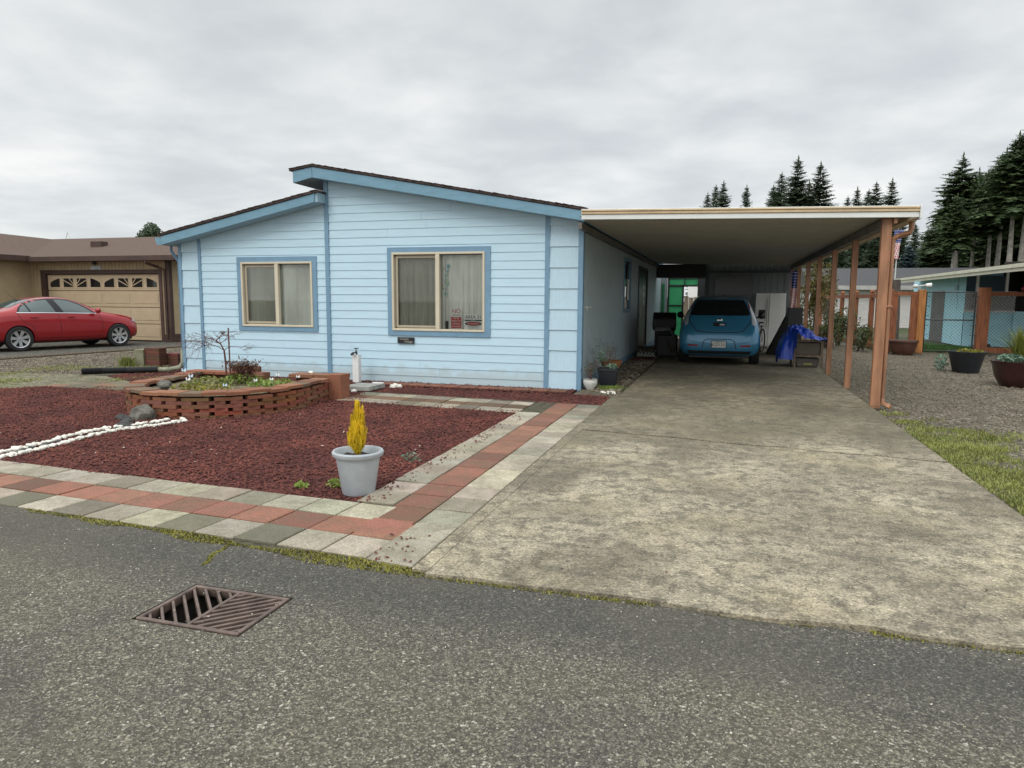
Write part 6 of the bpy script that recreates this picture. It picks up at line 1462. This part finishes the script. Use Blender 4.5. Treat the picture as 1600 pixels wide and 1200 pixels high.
def variants(key, h, rad, low, dens, m, tr, tm, whorl, n=3):
    VAR[key] = [(conifer_mesh(h, rad, 100+len(VAR)*10+i, low, dens, m, whorl), trunk_mesh(h, tr, tm)) for i in range(n)]
variants('tall', 22, 4.3, .16, 1.7, 'fir', .28, 'bark_pale', .40, 4)
variants('bare', 22, 3.4, .60, 1.5, 'fir', .30, 'bark_pale', .42, 2)
variants('far', 22, 4.2, .05, 1.5, 'fir_far', .25, 'bark', .40, 4)
variants('spruce', 6, 1.7, .03, 1.6, 'spruce', .12, 'bark', .17, 1)
def tree(key, px, Y, top_px_y, lab, group, seed=0, wide=1., hfix=None):
    rn = random.Random(seed+int(px*7)); v = VAR[key][rn.randrange(len(VAR[key]))]
    d = rt2*((px-800)/FPX)+up2*((600-top_px_y)/FPX)+fw; t = Y/d.y; top = Vector((0, 0, 1.5))+d*t
    H0 = 22 if key != 'spruce' else 6; s = top.z/H0
    e = empty('spruce_tree' if key == 'spruce' else 'fir_tree', (top.x, Y, 0), lab, 'tree', group, rn.uniform(0, 6.28)); e.scale = (s*wide, s*wide, s)
    for nm, me in (('crown', v[0]), ('trunk', v[1])):
        o = bpy.data.objects.new(nm, me); COL.objects.link(o); o.parent = e
    return e
TREES = [
    ('far', 1106, 125, 303, 1.1),
    ('far', 1119, 128, 290, 1.1),
    ('far', 1131, 120, 285, 1.1),
    ('far', 1167, 120, 291, 1.0),
    ('far', 1209, 112, 290, 1.25),
    ('far', 1222, 110, 271, 1.3),
    ('far', 1248, 105, 247, 1.35),
    ('far', 1265, 112, 285, 1.4),
    ('far', 1283, 104, 256, 1.4),
    ('far', 1325, 120, 308, 1.2),
    ('far', 1340, 120, 294, 1.1),
    ('far', 1358, 118, 297, 1.2),
    ('far', 1370, 116, 285, 1.2),
    ('far', 1395, 110, 281, 1.2),
    ('far', 1410, 122, 330, 1.2),
    ('far', 1431, 130, 350, 1.3),
    ('far', 1450, 140, 358, 1.3),
    ('far', 1441, 118, 385, 1.3),
    ('bare', 1506, 58, 242, 1.25), ('bare', 1531, 60, 265, 1.2), ('bare', 1497, 54, 305, 1.2), ('bare', 1556, 56, 262, 1.3), ('bare', 1574, 55, 234, 1.3), ('bare', 1594, 52, 209, 1.3), ('bare', 1615, 52, 195, 1.3),
    ('tall', 1480, 66, 306, 1.5), ('tall', 1462, 64, 345, 1.6), ('tall', 1447, 66, 388, 1.8), ('tall', 1520, 72, 275, 1.5), ('tall', 1545, 74, 268, 1.5), ('tall', 1566, 72, 244, 1.5), ('tall', 1587, 70, 222, 1.5), ('tall', 1606, 70, 205, 1.5), ('tall', 1630, 60, 190, 1.5), ('tall', 1500, 76, 300, 1.7), ('tall', 1538, 78, 310, 1.9), ('tall', 1580, 78, 290, 1.9),
    ('far', 1292, 72, 395, 1.7),
    ('far', 1315, 70, 385, 1.7),
    ('far', 1340, 72, 375, 1.7),
    ('far', 1365, 70, 370, 1.7),
    ('far', 1385, 70, 360, 1.6),
    ('far', 1405, 74, 352, 1.5),
]
for k, (key, px, Y, ty, w) in enumerate(TREES):
    if px < 1140: lab, gr = 'small dark fir tip just above the left half of the carport roof', 'firs above the left of the carport roof'
    elif px < 1200: lab, gr = 'lone thin fir tip above the middle of the carport roof', None
    elif px < 1300 and ty < 300: lab, gr = ('tallest and spikiest fir of the cluster above the carport roof' if px == 1248 else 'ragged fir of the dark cluster above the carport roof'), 'fir cluster above the carport roof'
    elif px < 1415 and ty < 345: lab, gr = 'slim pale fir above the right end of the carport roof', 'firs above the right end of the carport roof'
    elif px < 1455 and key == 'far' and px > 1420: lab, gr = 'misty distant fir right of the carport', 'misty firs right of the carport'
    elif key == 'tall': lab, gr = 'tall dark fir of the stand at the right edge', 'tall firs at the right edge'
    elif key == 'bare': lab, gr = 'fir with long bare pale trunk behind the cream roof edge', 'bare trunked firs behind the outbuilding'
    else: lab, gr = 'bushy dark evergreen seen between the carport posts', 'evergreens behind the white house'
    tree(key, px, Y, ty, lab, gr, k, w)

tree('spruce', 1421, 60, 384, 'blue grey spruce behind the flagpole and the grey roof', None, 3, 1.1)
BUSHY = 1
# forest mass closing the gaps behind the right stand
def bush(name, c, rx, ry, rz, n, s, m, lab, seed, cat='shrub', group=None):
    rn = random.Random(seed); mb = MB(); k = 7; subs = [(c[0]+rn.uniform(-.5, .5)*rx, c[1]+rn.uniform(-.5, .5)*ry, c[2]+rn.uniform(-.3, .5)*rz, rn.uniform(.45, .75)) for _ in range(k)]
    for (x, y, z, q) in subs: leaf_blob(mb, (x, y, z), rx*q, ry*q, rz*q, n//k, s, rn)
    e = empty(name, (c[0], c[1], 0), lab, cat, group); mb.build('foliage', m, e); mb = MB()
    for j in range(4): mb.tube([(c[0]+rn.uniform(-.1, .1), c[1], 0), (c[0]+rn.uniform(-.5, .5)*rx, c[1]+rn.uniform(-.5, .5)*ry, c[2])], [.03, .01], 5)
    mb.build('stem', 'bark', e); return e
bush('tall_shrub', (3.3, 29, 1.8), .55, .6, 1.7, 2600, .11, 'olive', 'tall olive yellow shrub between the far carport posts, left one', 201)
bush('tall_shrub', (4.35, 34, 1.8), .6, .6, 1.9, 2200, .12, 'olive', 'tall olive yellow shrub between the far carport posts, right one', 202)
bush('shrub', (3.9, 26.5, .7), .55, .7, .65, 1800, .08, 'hedge', 'rounded leafy shrub behind the middle carport posts', 203)
bush('shrub', (3.2, 24.8, .45), .5, .6, .5, 1300, .07, 'hedge', 'low dark shrub just behind the lantern post', 204)
bush('shrub', (4.1, 23.8, .35), .35, .5, .45, 900, .07, 'hedge', 'small leafy shrub at the foot of the timber fence', 205)
bush('shrub', (5.0, 36.5, .6), .7, .6, .7, 1100, .1, 'hedge', 'shrub before the white house near the handrail', 206)
mb = MB(); tr = [(5.28, 25.4, -.1), (5.3, 25.4, 1.0), (5.26, 25.4, 2.2)]; mb.tube(tr, [.2, .17, .16], 12); tag(mb.build('tree_stump', 'bark'), 'thick grey trunk standing behind the wire of the short fence panel', 'trunk')

bush('evergreen_tree', (-66.3, 70, 8.6), 1.9, 1.5, 2.0, 3600, .34, 'fir_far', 'bushy dark evergreen top behind the roof of the tan house', 207, 'tree')

# crumbs of lava rock kicked onto the pavers, pale grit gathered on the road and along the drain
chips('lava_crumbs', [[(-1.95, 3.5), (-1.6, 3.45), (-1.6, 4.0), (-1.95, 3.9)], [(-2.5, 4.45), (-2.35, 4.6), (-2.35, 8.6), (-2.5, 8.8)]], 150, .028, 'lava', .018, 301, 'crumbs of red lava rock kicked onto the corner pavers', 'debris')
chips('road_grit', [[(-3.6, 2.9), (-1.6, 2.95), (-1.7, 3.25), (-4.2, 3.5)], [(-2.75, 2.5), (-2.62, 2.5), (-2.62, 3.0), (-2.8, 3.0)], [(-4, 1.6), (2, 1.5), (3, 3.3), (-5, 3.5)]], 520, .010, 'grit', .003, 302, 'pale grit scattered on the road round the storm drain', 'grit')
chips('bed_flecks', [[(-2.6, 4.6), (-2.7, 8.6), (-5.2, 9.0), (-9, 7.2), (-9, 5.0)]], 45, .026, 'grit', .012, 303, 'pale flecks of stone and leaf on the red lava bed', 'debris')
chips('driveway_debris', [[(-1.4, 3.5), (2, 3.5), (2, 11), (-1.4, 11)]], 160, .016, 'brown_l', .027, 304, 'tiny leaf debris on the concrete driveway', 'debris')

def crk(rn):
    t = rn.random(); return (-2.85+.09*t+.012*math.sin(t*9)+rn.gauss(0, .008), 3.50-.34*t+rn.gauss(0, .01), .0, .6)
blades('moss', 380, crk, .010, 'moss', 310, 'mossy crack running from the pavers into the road above the drain', 'moss', w=.005, lean=1.2)
